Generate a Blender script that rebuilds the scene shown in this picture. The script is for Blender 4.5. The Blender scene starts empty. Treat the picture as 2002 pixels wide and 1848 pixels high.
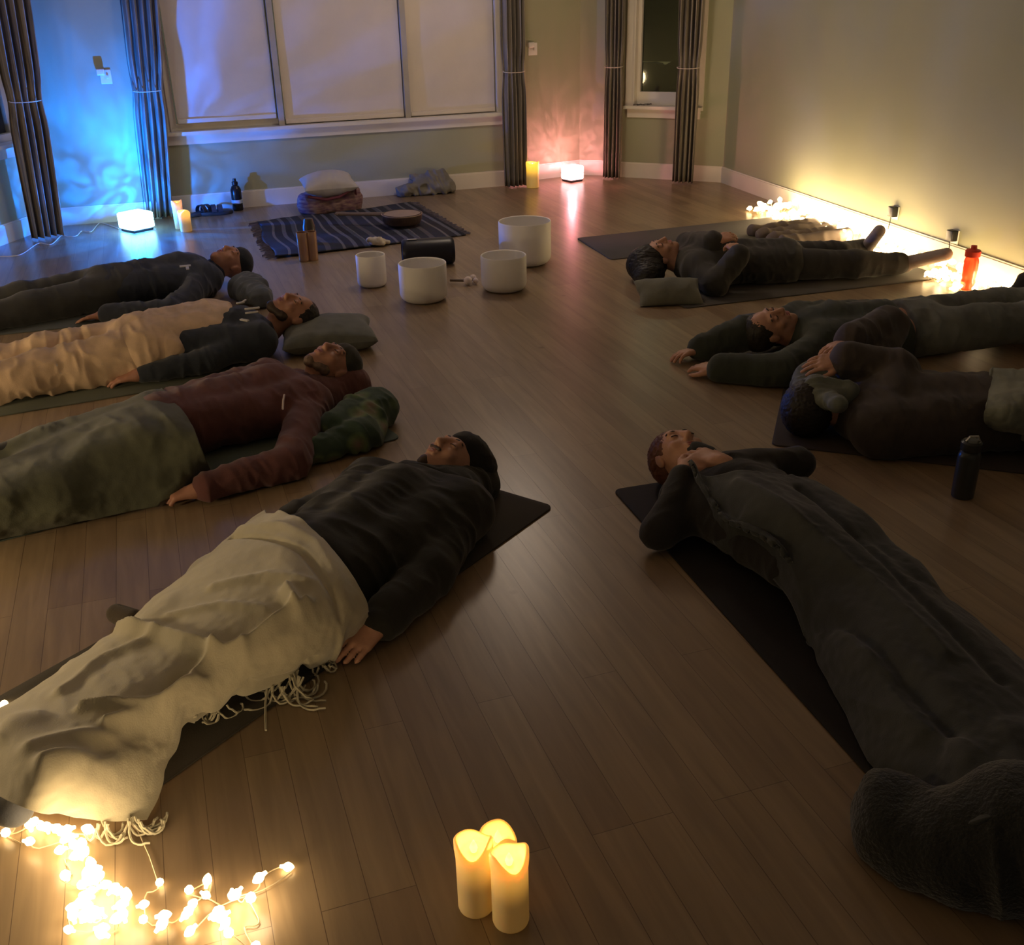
import bpy, math, random
import numpy as np
from mathutils import Vector, Matrix
random.seed(7); RNG=np.random.default_rng(5)
COL=bpy.context.scene.collection
# ------------------------------------------------------------------ camera
F=2005.;CH=1.6;TI=math.radians(25.4);RO=math.radians(1.35)
_r0=np.array([1,0,0.]);_u0=np.array([0,math.sin(TI),math.cos(TI)]);CD=np.array([0,math.cos(TI),-math.sin(TI)])
CR=math.cos(RO)*_r0-math.sin(RO)*_u0;CU=math.cos(RO)*_u0+math.sin(RO)*_r0
CC=np.array([0,0,CH])
cd=bpy.data.cameras.new('camera');cam=bpy.data.objects.new('camera',cd);COL.objects.link(cam)
cd.sensor_fit='HORIZONTAL';cd.sensor_width=36;cd.lens=36*F/2002.
cam.matrix_world=Matrix(((CR[0],CU[0],-CD[0],0),(CR[1],CU[1],-CD[1],0),(CR[2],CU[2],-CD[2],CH),(0,0,0,1)))
cd.clip_start=.05
bpy.context.scene.camera=cam
def P(px,py,z=0.):
    v=CD+CR*(px-1001)/F-CU*(py-924)/F
    return CC+v*((z-CH)/v[2])
def nz(v):
    v=np.array(v,float);return v/max(1e-9,np.linalg.norm(v))
V=lambda *a:np.array(a,float)
# ------------------------------------------------------------------ materials
def mat(name,col,rough=.8,var=.0,vs=8,bump=0.,bs=200,metal=0.,emit=None,es=0.,sheen=0.,trans=0.,sss=0.,col2=None,ior=1.45,stretch=None,spec=.5,bd=.002):
    m=bpy.data.materials.new(name);m.use_nodes=True;nt=m.node_tree;N=nt.nodes;L=nt.links
    b=N['Principled BSDF'];b.inputs['Base Color'].default_value=(*col,1);b.inputs['Roughness'].default_value=rough
    b.inputs['Metallic'].default_value=metal;b.inputs['IOR'].default_value=ior;b.inputs['Specular IOR Level'].default_value=spec
    if emit: b.inputs['Emission Color'].default_value=(*emit,1);b.inputs['Emission Strength'].default_value=es
    if sheen: b.inputs['Sheen Weight'].default_value=sheen;b.inputs['Sheen Roughness'].default_value=.5
    if trans: b.inputs['Transmission Weight'].default_value=trans
    if sss: b.inputs['Subsurface Weight'].default_value=sss;b.inputs['Subsurface Radius'].default_value=(.02,.01,.006);b.inputs['Subsurface Scale'].default_value=.6
    tc=N.new('ShaderNodeTexCoord')
    src=tc.outputs['Object']
    if stretch:
        mp=N.new('ShaderNodeMapping');mp.inputs['Scale'].default_value=stretch;L.new(src,mp.inputs[0]);src=mp.outputs[0]
    if var or col2:
        n=N.new('ShaderNodeTexNoise');n.inputs['Scale'].default_value=vs;n.inputs['Detail'].default_value=5;L.new(src,n.inputs['Vector'])
        r=N.new('ShaderNodeValToRGB');r.color_ramp.elements[0].position=.35;r.color_ramp.elements[1].position=.65
        c2=col2 or tuple(min(1,c*(1+var)) for c in col);c1=col if col2 else tuple(c*(1-var) for c in col)
        r.color_ramp.elements[0].color=(*c1,1);r.color_ramp.elements[1].color=(*c2,1)
        L.new(n.outputs['Fac'],r.inputs[0]);L.new(r.outputs[0],b.inputs['Base Color'])
    if bump:
        n=N.new('ShaderNodeTexNoise');n.inputs['Scale'].default_value=bs;n.inputs['Detail'].default_value=3;L.new(src,n.inputs['Vector'])
        bp=N.new('ShaderNodeBump');bp.inputs['Strength'].default_value=bump;bp.inputs['Distance'].default_value=bd
        L.new(n.outputs['Fac'],bp.inputs['Height']);L.new(bp.outputs[0],b.inputs['Normal'])
    return m
def emis(name,col,st):
    m=bpy.data.materials.new(name);m.use_nodes=True;N=m.node_tree.nodes;L=m.node_tree.links
    b=N['Principled BSDF'];b.inputs['Base Color'].default_value=(.8,.8,.8,1);b.inputs['Emission Color'].default_value=(*col,1);b.inputs['Emission Strength'].default_value=st
    return m
M={}
M['wall']=mat('sage_wall_paint',(.36,.37,.25),.6,var=.04,vs=1.5,bump=.15,bs=90)
M['trim']=mat('white_trim_paint',(.72,.68,.60),.45,var=.03,vs=3)
M['blind']=mat('blind_fabric',(.66,.6,.55),.85,var=.03,vs=4,bump=.1,bs=300)
M['railgrey']=mat('window_mullion_paint',(.40,.37,.33),.6,var=.05)
M['black']=mat('black_plastic',(.012,.012,.014),.4,var=.1)
M['glass']=mat('night_glass',(.03,.032,.03),.06,var=.05,vs=2)
M['ceil']=mat('ceiling_paint',(.6,.57,.5),.8,var=.03)
M['skin']=mat('skin',(.50,.27,.18),.5,var=.08,vs=30,bump=.15,bs=300,sss=.15)
M['skin_dark']=mat('skin_ruddy',(.42,.21,.14),.5,var=.08,vs=30,bump=.15,bs=300,sss=.15)
M['bowl']=mat('frosted_quartz',(.88,.85,.80),.55,var=.02,vs=6)
M['copper']=mat('brushed_copper',(.52,.33,.21),.3,metal=.5,var=.05,vs=8)
M['white_plastic']=mat('white_plastic',(.75,.72,.68),.4,var=.03)
M['cordw']=mat('pale_wire',(.55,.45,.3),.4,var=.05)
def floor_mat():
    m=bpy.data.materials.new('oak_planks');m.use_nodes=True;N=m.node_tree.nodes;L=m.node_tree.links;b=N['Principled BSDF']
    tc=N.new('ShaderNodeTexCoord');mp=N.new('ShaderNodeMapping');mp.inputs['Rotation'].default_value=(0,0,math.radians(71.4));L.new(tc.outputs['Object'],mp.inputs[0])
    br=N.new('ShaderNodeTexBrick');br.inputs['Scale'].default_value=1;br.inputs['Brick Width'].default_value=1.35;br.inputs['Row Height'].default_value=.094
    br.inputs['Mortar Size'].default_value=.0009;br.inputs['Mortar Smooth'].default_value=.3;br.offset=.37;br.offset_frequency=3
    br.inputs['Color1'].default_value=(.315,.235,.145,1);br.inputs['Color2'].default_value=(.215,.148,.092,1);br.inputs['Mortar'].default_value=(.13,.085,.05,1);br.inputs['Bias'].default_value=-.35
    L.new(mp.outputs[0],br.inputs['Vector'])
    m2=N.new('ShaderNodeMapping');m2.inputs['Scale'].default_value=(1.2,14,1);L.new(mp.outputs[0],m2.inputs[0])
    n=N.new('ShaderNodeTexNoise');n.inputs['Scale'].default_value=2.2;n.inputs['Detail'].default_value=8;n.inputs['Distortion'].default_value=.6;L.new(m2.outputs[0],n.inputs['Vector'])
    r=N.new('ShaderNodeValToRGB');r.color_ramp.elements[0].position=.3;r.color_ramp.elements[0].color=(.78,.76,.74,1);r.color_ramp.elements[1].position=.7;r.color_ramp.elements[1].color=(1.1,1.08,1.05,1)
    L.new(n.outputs['Fac'],r.inputs[0])
    mx=N.new('ShaderNodeMix');mx.data_type='RGBA';mx.blend_type='MULTIPLY';mx.inputs[0].default_value=1;L.new(br.outputs['Color'],mx.inputs[6]);L.new(r.outputs[0],mx.inputs[7])
    # knots and scuffs
    v=N.new('ShaderNodeTexVoronoi');v.inputs['Scale'].default_value=2.3;L.new(mp.outputs[0],v.inputs['Vector'])
    vr=N.new('ShaderNodeValToRGB');vr.color_ramp.elements[0].position=.012;vr.color_ramp.elements[0].color=(.35,.3,.25,1);vr.color_ramp.elements[1].position=.05;vr.color_ramp.elements[1].color=(1,1,1,1);L.new(v.outputs['Distance'],vr.inputs[0])
    mx2=N.new('ShaderNodeMix');mx2.data_type='RGBA';mx2.blend_type='MULTIPLY';mx2.inputs[0].default_value=.8;L.new(mx.outputs[2],mx2.inputs[6]);L.new(vr.outputs[0],mx2.inputs[7])
    L.new(mx2.outputs[2],b.inputs['Base Color'])
    b.inputs['Roughness'].default_value=.3;b.inputs['Specular IOR Level'].default_value=.45
    bp=N.new('ShaderNodeBump');bp.inputs['Strength'].default_value=.25;bp.inputs['Distance'].default_value=.002;L.new(br.outputs['Fac'],bp.inputs['Height']);bp.invert=True
    L.new(bp.outputs[0],b.inputs['Normal'])
    return m
M['floor']=floor_mat()
# ------------------------------------------------------------------ mesh builder
class MB:
    def __init__(s): s.v=[];s.f=[]
    def add(s,v,f):
        o=len(s.v);s.v+= [tuple(map(float,p)) for p in v];s.f+=[tuple(i+o for i in q) for q in f];return s
    def box(s,c,ax,half,bev=0):
        c=V(*c);ax=[nz(a) for a in ax]
        if bev<=0:
            vs=[c+ax[0]*half[0]*i+ax[1]*half[1]*j+ax[2]*half[2]*k for i in(-1,1) for j in(-1,1) for k in(-1,1)]
            return s.add(vs,[(0,1,3,2),(4,6,7,5),(0,4,5,1),(2,3,7,6),(0,2,6,4),(1,5,7,3)])
        # rounded box from a stack of rounded rectangles along axis 2
        rings=[];prof=[];b=min(bev,*half)
        for a in np.linspace(0,math.pi/2,4): prof.append((b*(1-math.sin(a)),-half[2]+b*(1-math.cos(a))))
        prof+= [(p[0],-p[1]) for p in prof[::-1]]
        for ins,z in prof:
            ring=[]
            for q,(sx,sy) in enumerate([(1,1),(-1,1),(-1,-1),(1,-1)]):
                for a in np.linspace(0,math.pi/2,4):
                    an=a+q*math.pi/2;R=b-ins
                    ring.append(c+ax[0]*(sx*(half[0]-b)+R*math.cos(an))+ax[1]*(sy*(half[1]-b)+R*math.sin(an))+ax[2]*z)
            rings.append(ring)
        return s.rings(rings,True,True)
    def rings(s,rings,cap0=False,cap1=False,closed=True):
        n=len(rings[0]);v=[p for r in rings for p in r];f=[]
        for i in range(len(rings)-1):
            for j in range(n if closed else n-1):
                k=(j+1)%n;f.append((i*n+j,i*n+k,(i+1)*n+k,(i+1)*n+j))
        if cap0: f.append(tuple(range(n))[::-1])
        if cap1: f.append(tuple((len(rings)-1)*n+j for j in range(n)))
        return s.add(v,f)
    def lathe(s,prof,c=(0,0,0),n=32,ax=None,wob=None):
        c=V(*c);A=ax or (V(1,0,0),V(0,1,0),V(0,0,1));rr=[]
        for i,(r,z) in enumerate(prof):
            rr.append([c+A[0]*r*math.cos(2*math.pi*j/n)+A[1]*r*math.sin(2*math.pi*j/n)+A[2]*(z+(wob(i,2*math.pi*j/n) if wob else 0)) for j in range(n)])
        return s.rings(rr,prof[0][0]>1e-5,prof[-1][0]>1e-5)
    def tube(s,pts,r,n=6):
        pts=[V(*p) for p in pts];rr=[];up=V(0,0,1)
        for i,p in enumerate(pts):
            t=nz(pts[min(i+1,len(pts)-1)]-pts[max(i-1,0)]);a=np.cross(t,up)
            a=nz(a) if np.linalg.norm(a)>1e-3 else V(1,0,0);b=np.cross(t,a);q=r[i] if hasattr(r,'__len__') else r
            rr.append([p+q*(a*math.cos(2*math.pi*j/n)+b*math.sin(2*math.pi*j/n)) for j in range(n)])
        return s.rings(rr,True,True)
    def ball(s,c,r,ax=None,n=10,m=7,sc=(1,1,1)):
        prof=[(r*math.sin(a),-r*math.cos(a)) for a in np.linspace(0.0,math.pi,m)]
        A=ax or (V(1,0,0)*sc[0],V(0,1,0)*sc[1],V(0,0,1)*sc[2])
        return s.lathe([(max(p[0],1e-4),p[1]) for p in prof],c,n,A)
    def build(s,name,m,parent=None,smooth=True,sharp=35):
        return mkobj(name,np.array(s.v),s.f,m,parent,smooth,sharp)
def mkobj(name,v,f,m,parent=None,smooth=True,sharp=None,origin=None):
    v=np.asarray(v,float)
    if parent is not None: o0=np.array(parent['_o'])
    elif origin is not None: o0=np.array(origin)
    else: o0=np.array([v[:,0].mean(),v[:,1].mean(),v[:,2].min()])
    me=bpy.data.meshes.new(name);me.from_pydata((v-o0).tolist(),[],[tuple(int(i) for i in q) for q in f]);me.update()
    if isinstance(m,(list,tuple)):
        for x in m: me.materials.append(x)
    else: me.materials.append(m)
    if smooth:
        me.polygons.foreach_set('use_smooth',[True]*len(me.polygons))
        if sharp:
            try: me.set_sharp_from_angle(angle=math.radians(sharp))
            except Exception: pass
    ob=bpy.data.objects.new(name,me);COL.objects.link(ob);ob['_o']=[float(x) for x in o0]
    if parent is not None: ob.parent=parent
    else: ob.location=o0
    return ob
def sub(name,mb,m,part):
    # a sub-part sits under a part, whose own location is already zero in the thing's frame
    return mb.build(name,m,part)
def thing(name,label,cat,o,group=None):
    e=bpy.data.objects.new(name,None);COL.objects.link(e);e.location=tuple(o);e['_o']=[float(x) for x in o]
    e.empty_display_size=.1;e['label']=label;e['category']=cat
    if group:e['group']=group
    return e
def tag(o,label,cat,group=None):
    o['label']=label;o['category']=cat
    if group:o['group']=group
    return o
def struct(o): o['kind']='structure';return o
# ------------------------------------------------------------------ numpy noise
_T=RNG.random(4096)
def vnoise(p):
    i=np.floor(p).astype(np.int64);f=p-i;f=f*f*(3-2*f)
    def h(a,b,c): return _T[(a*73856093^b*19349663^c*83492791)&4095]
    r=0
    for dx in(0,1):
        for dy in(0,1):
            for dz in(0,1):
                w=(f[:,0] if dx else 1-f[:,0])*(f[:,1] if dy else 1-f[:,1])*(f[:,2] if dz else 1-f[:,2])
                r=r+w*h(i[:,0]+dx,i[:,1]+dy,i[:,2]+dz)
    return r*2-1
def vnorm(v,f):
    n=np.zeros_like(v);a=v[f[:,0]];b=v[f[:,1]];c=v[f[:,2]];d=v[f[:,3]]
    fn=np.cross(c-a,d-b)
    for k in range(4): np.add.at(n,f[:,k],fn)
    return n/np.maximum(np.linalg.norm(n,axis=1,keepdims=True),1e-12)
def folds(v,f,u,amp=.006,wl=.07,stretch=3.,seed=0,dirn=None):
    """cloth wrinkles: ridged noise, long across the limb axis u"""
    u=nz(u);w=nz(np.cross(V(0,0,1),u));c=np.stack([v@u/wl,v@w/(wl*stretch),v[:,2]/(wl*stretch*.7)],1)+seed*17.3
    wv=vnoise(c*.5+5)[:,None]*.8
    r=1-np.abs(vnoise(c+wv))*2; r2=1-np.abs(vnoise(c*2.1+9.1+wv))*2
    return v+vnorm(v,f)*(amp*(r*.7+r2*.35-.3))[:,None]
# ------------------------------------------------------------------ SDF modelling
class SDF:
    def __init__(s): s.p=[];s.floor=None
    def cap(s,a,b,ra,rb=None,k=.02,flat=1.,neg=False):
        rb=ra if rb is None else rb;a=V(*a);b=V(*b);s.p.append(('c',a,b,ra,rb,k,flat,neg));return s
    def ell(s,c,ax,r,k=.015,neg=False):
        s.p.append(('e',V(*c),np.array([nz(x) for x in ax]),V(*r),None,k,1.,neg));return s
    def mesh(s,h,pad=.02,smooth=1):
        lo=[];hi=[]
        for t in s.p:
            if t[-1]: continue
            if t[0]=='c': r=max(t[3],t[4]);lo.append(np.minimum(t[1],t[2])-r);hi.append(np.maximum(t[1],t[2])+r)
            else: r=max(t[3]);lo.append(t[1]-r);hi.append(t[1]+r)
        lo=np.min(lo,0)-pad;hi=np.max(hi,0)+pad
        if s.floor is not None: lo[2]=max(lo[2],s.floor-3*h)
        n=np.ceil((hi-lo)/h).astype(int)+1
        ax=[lo[i]+h*np.arange(n[i]) for i in range(3)]
        G=np.full(n,.06,np.float32)
        for t in s.p:
            k=t[5];mg=k+.05 if not t[-1] else k+.01
            if t[0]=='c': r=max(t[3],t[4]);a0=np.minimum(t[1],t[2])-r-mg;a1=np.maximum(t[1],t[2])+r+mg
            else: r=max(t[3]);a0=t[1]-r-mg;a1=t[1]+r+mg
            i0=np.clip(np.floor((a0-lo)/h).astype(int),0,n-1);i1=np.clip(np.ceil((a1-lo)/h).astype(int)+1,1,n)
            if (i1<=i0).any(): continue
            X,Y,Z=np.meshgrid(*[ax[i][i0[i]:i1[i]].astype(np.float32) for i in range(3)],indexing='ij',copy=False)
            if t[0]=='c':
                _,a,b,ra,rb,k,fl,neg=t;ab=b-a
                px,py,pz=X-a[0],Y-a[1],Z-a[2];L2=max(1e-9,ab@ab)
                tt=np.clip((px*ab[0]+py*ab[1]+pz*ab[2])/L2,0,1)
                dx,dy,dz=px-tt*ab[0],py-tt*ab[1],(pz-tt*ab[2])*fl
                d=np.sqrt(dx*dx+dy*dy+dz*dz)-(ra+(rb-ra)*tt)
            else:
                _,c,A,r,_x,k,fl,neg=t
                px,py,pz=X-c[0],Y-c[1],Z-c[2]
                q=[(px*A[i][0]+py*A[i][1]+pz*A[i][2]) for i in range(3)]
                k0=np.sqrt(sum((q[i]/r[i])**2 for i in range(3)));k1=np.sqrt(sum((q[i]/r[i]**2)**2 for i in range(3)))
                d=k0*(k0-1)/np.maximum(k1,1e-6)
            g=G[i0[0]:i1[0],i0[1]:i1[1],i0[2]:i1[2]]
            if neg:
                hh=np.maximum(k-np.abs(-d-g),0)/k;g[:]=np.maximum(g,-d)+hh*hh*k*.25
            else:
                hh=np.maximum(k-np.abs(d-g),0)/k;g[:]=np.minimum(g,d)-hh*hh*k*.25
        if s.floor is not None: G[:]=np.maximum(G,(s.floor-ax[2])[None,None,:])
        G[0]=G[-1]=.05;G[:,0]=G[:,-1]=.05;G[:,:,0]=G[:,:,-1]=.05
        v,f=nets(G,lo,h)
        for _ in range(smooth): v=relax(v,f,.5)
        return v,f
def relax(v,f,a):
    acc=np.zeros_like(v);cnt=np.zeros(len(v))
    for k in range(4):
        np.add.at(acc,f[:,k],v[f[:,(k+1)%4]]+v[f[:,(k+3)%4]]);np.add.at(cnt,f[:,k],2)
    return v*(1-a)+a*acc/np.maximum(cnt,1)[:,None]
def nets(G,lo,h):
    n=np.array(G.shape);S=G<0
    c=np.zeros(n-1,np.int8)
    for i in(0,1):
        for j in(0,1):
            for k in(0,1): c+=S[i:n[0]-1+i,j:n[1]-1+j,k:n[2]-1+k]
    cells=np.argwhere((c>0)&(c<8));idx=np.full(n-1,-1,np.int64);idx[tuple(cells.T)]=np.arange(len(cells))
    corner=np.array([(i,j,k) for i in(0,1) for j in(0,1) for k in(0,1)])
    val=np.stack([G[tuple((cells+o).T)] for o in corner],1).astype(float)
    acc=np.zeros((len(cells),3));cnt=np.zeros(len(cells))
    for a in range(8):
        for b in range(a+1,8):
            if np.abs(corner[a]-corner[b]).sum()!=1: continue
            m=(val[:,a]<0)!=(val[:,b]<0);t=np.where(m,val[:,a]/np.where(m,val[:,a]-val[:,b],1),0)
            p=corner[a]+(corner[b]-corner[a])*t[:,None];acc+=p*m[:,None];cnt+=m
    v=lo+h*(cells+acc/cnt[:,None]);F_=[]
    for ax in range(3):
        sl0=[slice(None)]*3;sl1=[slice(None)]*3;sl0[ax]=slice(0,-1);sl1[ax]=slice(1,None)
        a=S[tuple(sl0)];b=S[tuple(sl1)];e=np.argwhere(a!=b);ins=a[tuple(e.T)]
        o1=(ax+1)%3;o2=(ax+2)%3
        ok=(e[:,o1]>0)&(e[:,o2]>0)&(e[:,o1]<n[o1]-1)&(e[:,o2]<n[o2]-1);e=e[ok];ins=ins[ok]
        d1=np.zeros(3,int);d1[o1]=1;d2=np.zeros(3,int);d2[o2]=1
        q=np.stack([idx[tuple((e-d1-d2).T)],idx[tuple((e-d2).T)],idx[tuple(e.T)],idx[tuple((e-d1).T)]],1)
        q[~ins]=q[~ins][:,::-1];F_.append(q)
    return v,np.concatenate(F_)
# ------------------------------------------------------------------ sheets
def crom(p,t):
    n=len(p);i=np.clip(np.floor(t).astype(int),0,n-2);f=(t-i)[:,None]
    g=lambda k:p[np.clip(k,0,n-1)]
    sh=lambda a:a.reshape(len(t),-1)
    p0,p1,p2,p3=[sh(g(i+k)) for k in(-1,0,1,2)]
    return .5*(2*p1+(p2-p0)*f+(2*p0-5*p1+4*p2-p3)*f**2+(3*p1-p0-3*p2+p3)*f**3)
def lattice(rows,nu,nv):
    C=np.array([[P(*c) for c in r] for r in rows]);R,Cc=C.shape[:2]
    tu=np.linspace(0,R-1,nu);tv=np.linspace(0,Cc-1,nv)
    A=crom(C.reshape(R,-1),tu).reshape(nu,Cc,3)
    B=crom(A.transpose(1,0,2).reshape(Cc,-1),tv).reshape(nv,nu,3).transpose(1,0,2)
    return B
def heightmap(vs,cell=.012):
    v=np.concatenate(vs);lo=v[:,:2].min(0)-.1;n=np.ceil((v[:,:2].max(0)+.1-lo)/cell).astype(int)
    Hm=np.zeros(n);ij=((v[:,:2]-lo)/cell).astype(int);np.maximum.at(Hm,(ij[:,0],ij[:,1]),v[:,2])
    for _ in range(2):
        m=Hm.copy()
        for dx in(-1,0,1):
            for dy in(-1,0,1): m=np.maximum(m,np.roll(np.roll(Hm,dx,0),dy,1))
        Hm=m
    for _ in range(2):
        Hm=np.maximum(Hm,(Hm+np.roll(Hm,1,0)+np.roll(Hm,-1,0)+np.roll(Hm,1,1)+np.roll(Hm,-1,1))/5)
    for _ in range(3):
        Hm=(Hm*2+np.roll(Hm,1,0)+np.roll(Hm,-1,0)+np.roll(Hm,1,1)+np.roll(Hm,-1,1))/6
    return Hm,lo,cell
def hm_at(h,x,y):
    Hm,lo,c=h;fx=(x-lo[0])/c-.5;fy=(y-lo[1])/c-.5;i=np.floor(fx).astype(int);j=np.floor(fy).astype(int);fx=fx-i;fy=fy-j
    ok=(i>=0)&(j>=0)&(i<Hm.shape[0]-1)&(j<Hm.shape[1]-1);i=np.clip(i,0,Hm.shape[0]-2);j=np.clip(j,0,Hm.shape[1]-2)
    z=Hm[i,j]*(1-fx)*(1-fy)+Hm[i+1,j]*fx*(1-fy)+Hm[i,j+1]*(1-fx)*fy+Hm[i+1,j+1]*fx*fy
    return np.where(ok,z,0)
def sheet(name,rows,m,parent=None,nu=120,nv=70,support=None,ridges=(),amp=.006,wl=.08,stretch=3.,u=V(1,0,0),thick=.008,seed=1,off=.012,edge=None,fine=.0015,zf=.014):
    B=lattice(rows,nu,nv);g=B.reshape(-1,3)
    f=np.array([(i*nv+j,(i+1)*nv+j,(i+1)*nv+j+1,i*nv+j+1) for i in range(nu-1) for j in range(nv-1)])
    if support:
        hm=heightmap(support);s=hm_at(hm,g[:,0],g[:,1]);tv=np.tile(np.linspace(0,1,nv),nu);ee=np.clip(np.minimum(tv,1-tv)/.07,0,1);ee=ee*ee*(3-2*ee);s=s*(.35+.65*ee);g[:,2]=np.where(s>.01,np.maximum(g[:,2],s+off),g[:,2])
        G=g.reshape(nu,nv,3)
        for _ in range(10):
            z=G[:,:,2].copy();z[1:-1,1:-1]=(z[1:-1,1:-1]*2+z[:-2,1:-1]+z[2:,1:-1]+z[1:-1,:-2]+z[1:-1,2:])/6
            G[:,:,2]=np.maximum(z,np.where(s.reshape(nu,nv)>.01,s.reshape(nu,nv)+off*.6,0))
        g=G.reshape(-1,3)
    g=folds(g,f,u,amp,wl,stretch,seed);g=g+vnorm(g,f)*(fine*vnoise(g*60))[:,None]
    for pl,A,w in ridges:
        q=[P(*c)[:2] for c in pl];best=np.full(len(g),9.)
        for a,b in zip(q[:-1],q[1:]):
            ab=b-a;t=np.clip(((g[:,:2]-a)@ab)/(ab@ab),0,1);best=np.minimum(best,np.linalg.norm(g[:,:2]-a-t[:,None]*ab,axis=1))
        g[:,2]+=A*np.exp(-(best/w)**2)
    g[:,2]=np.maximum(g[:,2],zf)
    if edge: g=edge(g.reshape(nu,nv,3)).reshape(-1,3)
    o=mkobj(name,g,f,m,parent)
    if thick:
        md=o.modifiers.new('thickness','SOLIDIFY');md.thickness=thick;md.offset=-1 if vnorm(g,f)[len(g)//2,2]>0 else 1
    return o,g.reshape(nu,nv,3)
# ================================================================== ROOM
HT=2.7
def wall(name,a,b,holes=(),m=None,th=.12,h=HT):
    """wall from a to b (room on the right-hand side of a->b), holes=(s0,s1,z0,z1)"""
    a=V(*a,0);b=V(*b,0);L=np.linalg.norm(b-a);e=(b-a)/L;n=V(-e[1],e[0],0);mb=MB()
    ss=sorted({0,L,*[q for h_ in holes for q in h_[:2]]});zz=sorted({0,h,*[q for h_ in holes for q in h_[2:]]})
    for i in range(len(ss)-1):
        for j in range(len(zz)-1):
            cs=(ss[i]+ss[i+1])/2;cz=(zz[j]+zz[j+1])/2
            if any(h_[0]<cs<h_[1] and h_[2]<cz<h_[3] for h_ in holes): continue
            mb.box(a+e*cs+n*th/2+V(0,0,cz),(e,n,V(0,0,1)),((ss[i+1]-ss[i])/2,th/2,(zz[j+1]-zz[j])/2))
    return struct(mb.build(name,m or M['wall'],smooth=False))
def fr(a,b):
    a=V(*a,0);b=V(*b,0);e=nz(b-a);n=V(-e[1],e[0],0)      # n points out of the room
    return lambda s,d,z:a+e*s-n*d+V(0,0,z),(e,n,V(0,0,1)),np.linalg.norm(b-a)
def baseboard(name,a,b,s0=0,s1=None):
    p,ax,L=fr(a,b);s1=L if s1 is None else s1;mb=MB()
    c=(s0+s1)/2
    mb.box(p(c,.009,.062),ax,((s1-s0)/2,.009,.062));mb.box(p(c,.006,.128),ax,((s1-s0)/2,.006,.006))
    return struct(mb.build(name,M['trim'],smooth=False))
# corners
L0=(-4.3,-1.2);A0=(-3.5,7.99);A1=(-2.72,8.215);M0=(-2.70,8.392);M1=(.02,9.31);B1=(.2,9.53);C0=(.69,9.80);C1=(1.0,9.70);D0=(1.06,9.62);D1=(1.905,9.215);E1=(4.62,-1.2)
WL=(-3.86,6.05)
struct(MB().box((0,4.4,-.05),(V(1,0,0),V(0,1,0),V(0,0,1)),(5.2,6.2,.05)).build('floor',M['floor'],smooth=False))
struct(MB().box((0,4.4,HT+.05),(V(1,0,0),V(0,1,0),V(0,0,1)),(5.2,6.2,.05)).build('ceiling',M['ceil'],smooth=False))
LWIN=(1.0,1.88,.66,2.1)
wall('wall_left',WL,A0,[LWIN]);wall('wall_left_rear',L0,WL)
wall('wall_alcove',A0,A1);wall('wall_return',A1,M0)
MWIN=(.10,2.80,.62,2.1)
wall('wall_back',M0,M1,[MWIN]);wall('wall_bay_return',M1,B1);wall('wall_bay_left',B1,C0);wall('wall_bay_middle',C0,C1);wall('wall_bay_jog',C1,D0)
DWIN=(.10,.66,.62,2.1)
wall('wall_bay_right',D0,D1,[DWIN]);wall('wall_right',D1,E1)
for n,a,b in (('left',WL,A0),('alcove',A0,A1),('back',M0,M1),('bay_return',M1,B1),('bay_left',B1,C0),('bay_middle',C0,C1),('bay_right',D0,D1),('right',D1,E1)): baseboard('baseboard_'+n,a,b)
# main window: frame, mullions, glass, sill
def windowm(name,a,b,w,mull=(),d=.10,sill=.05,rail=.05,stile=.05):
    p,ax,L=fr(a,b);s0,s1,z0,z1=w
    e=thing(name,'x','window',p((s0+s1)/2,0,z0));del e['label'];del e['category'];e['kind']='structure'
    mb=MB();zc=(z0+z1)/2;hz=(z1-z0)/2
    # reveal lining and sash
    for s in (s0+stile/2,s1-stile/2): mb.box(p(s,-.07,zc),ax,(stile/2,.025,hz))
    for z in (z0+rail/2,z1-rail/2): mb.box(p((s0+s1)/2,-.07,z),ax,((s1-s0)/2,.024,rail/2))
    for s in (s0+.006,s1-.006): mb.box(p(s,-.03,zc),ax,(.006,.055,hz))
    for s in (s0-.035,s1+.035): mb.box(p(s,.008,zc+.02),ax,(.036,.008,hz+.05))
    mb.build('window_frame',M['trim'],e,smooth=False)
    for s in mull: MB().box(p(s,-.03,zc),ax,(.022,.055,hz)).build('mullion',M['railgrey'],e,smooth=False)
    MB().box(p((s0+s1)/2,-.085,zc),ax,((s1-s0)/2,.003,hz)).build('window_glass',M['pane'],e,smooth=False)
    mb=MB();mb.box(p((s0+s1)/2,sill-.03,z0-.012),ax,((s1-s0)/2+.07,sill,.013));mb.box(p((s0+s1)/2,.01,z0-.062),ax,((s1-s0)/2+.05,.01,.037))
    mb.build('window_sill',M['trim'],e,smooth=False)
    return e,p,ax
def glassm():
    m=bpy.data.materials.new('window_pane_glass');m.use_nodes=True;N=m.node_tree.nodes;L=m.node_tree.links;N.remove(N['Principled BSDF'])
    g=N.new('ShaderNodeBsdfGlossy');g.inputs['Roughness'].default_value=.03;g.inputs['Color'].default_value=(.9,.9,.85,1)
    t=N.new('ShaderNodeBsdfTransparent');t.inputs['Color'].default_value=(.85,.88,.85,1);fz=N.new('ShaderNodeFresnel');fz.inputs['IOR'].default_value=1.45;mx=N.new('ShaderNodeMixShader')
    L.new(fz.outputs[0],mx.inputs[0]);L.new(t.outputs[0],mx.inputs[1]);L.new(g.outputs[0],mx.inputs[2]);L.new(mx.outputs[0],N['Material Output'].inputs[0]);return m
M['pane']=glassm()
windowm('window_1',M0,M1,MWIN,(.96,2.005))
windowm('window_2',D0,D1,DWIN,(),rail=.11,stile=.04)
windowm('window_3',WL,A0,LWIN,())
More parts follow.
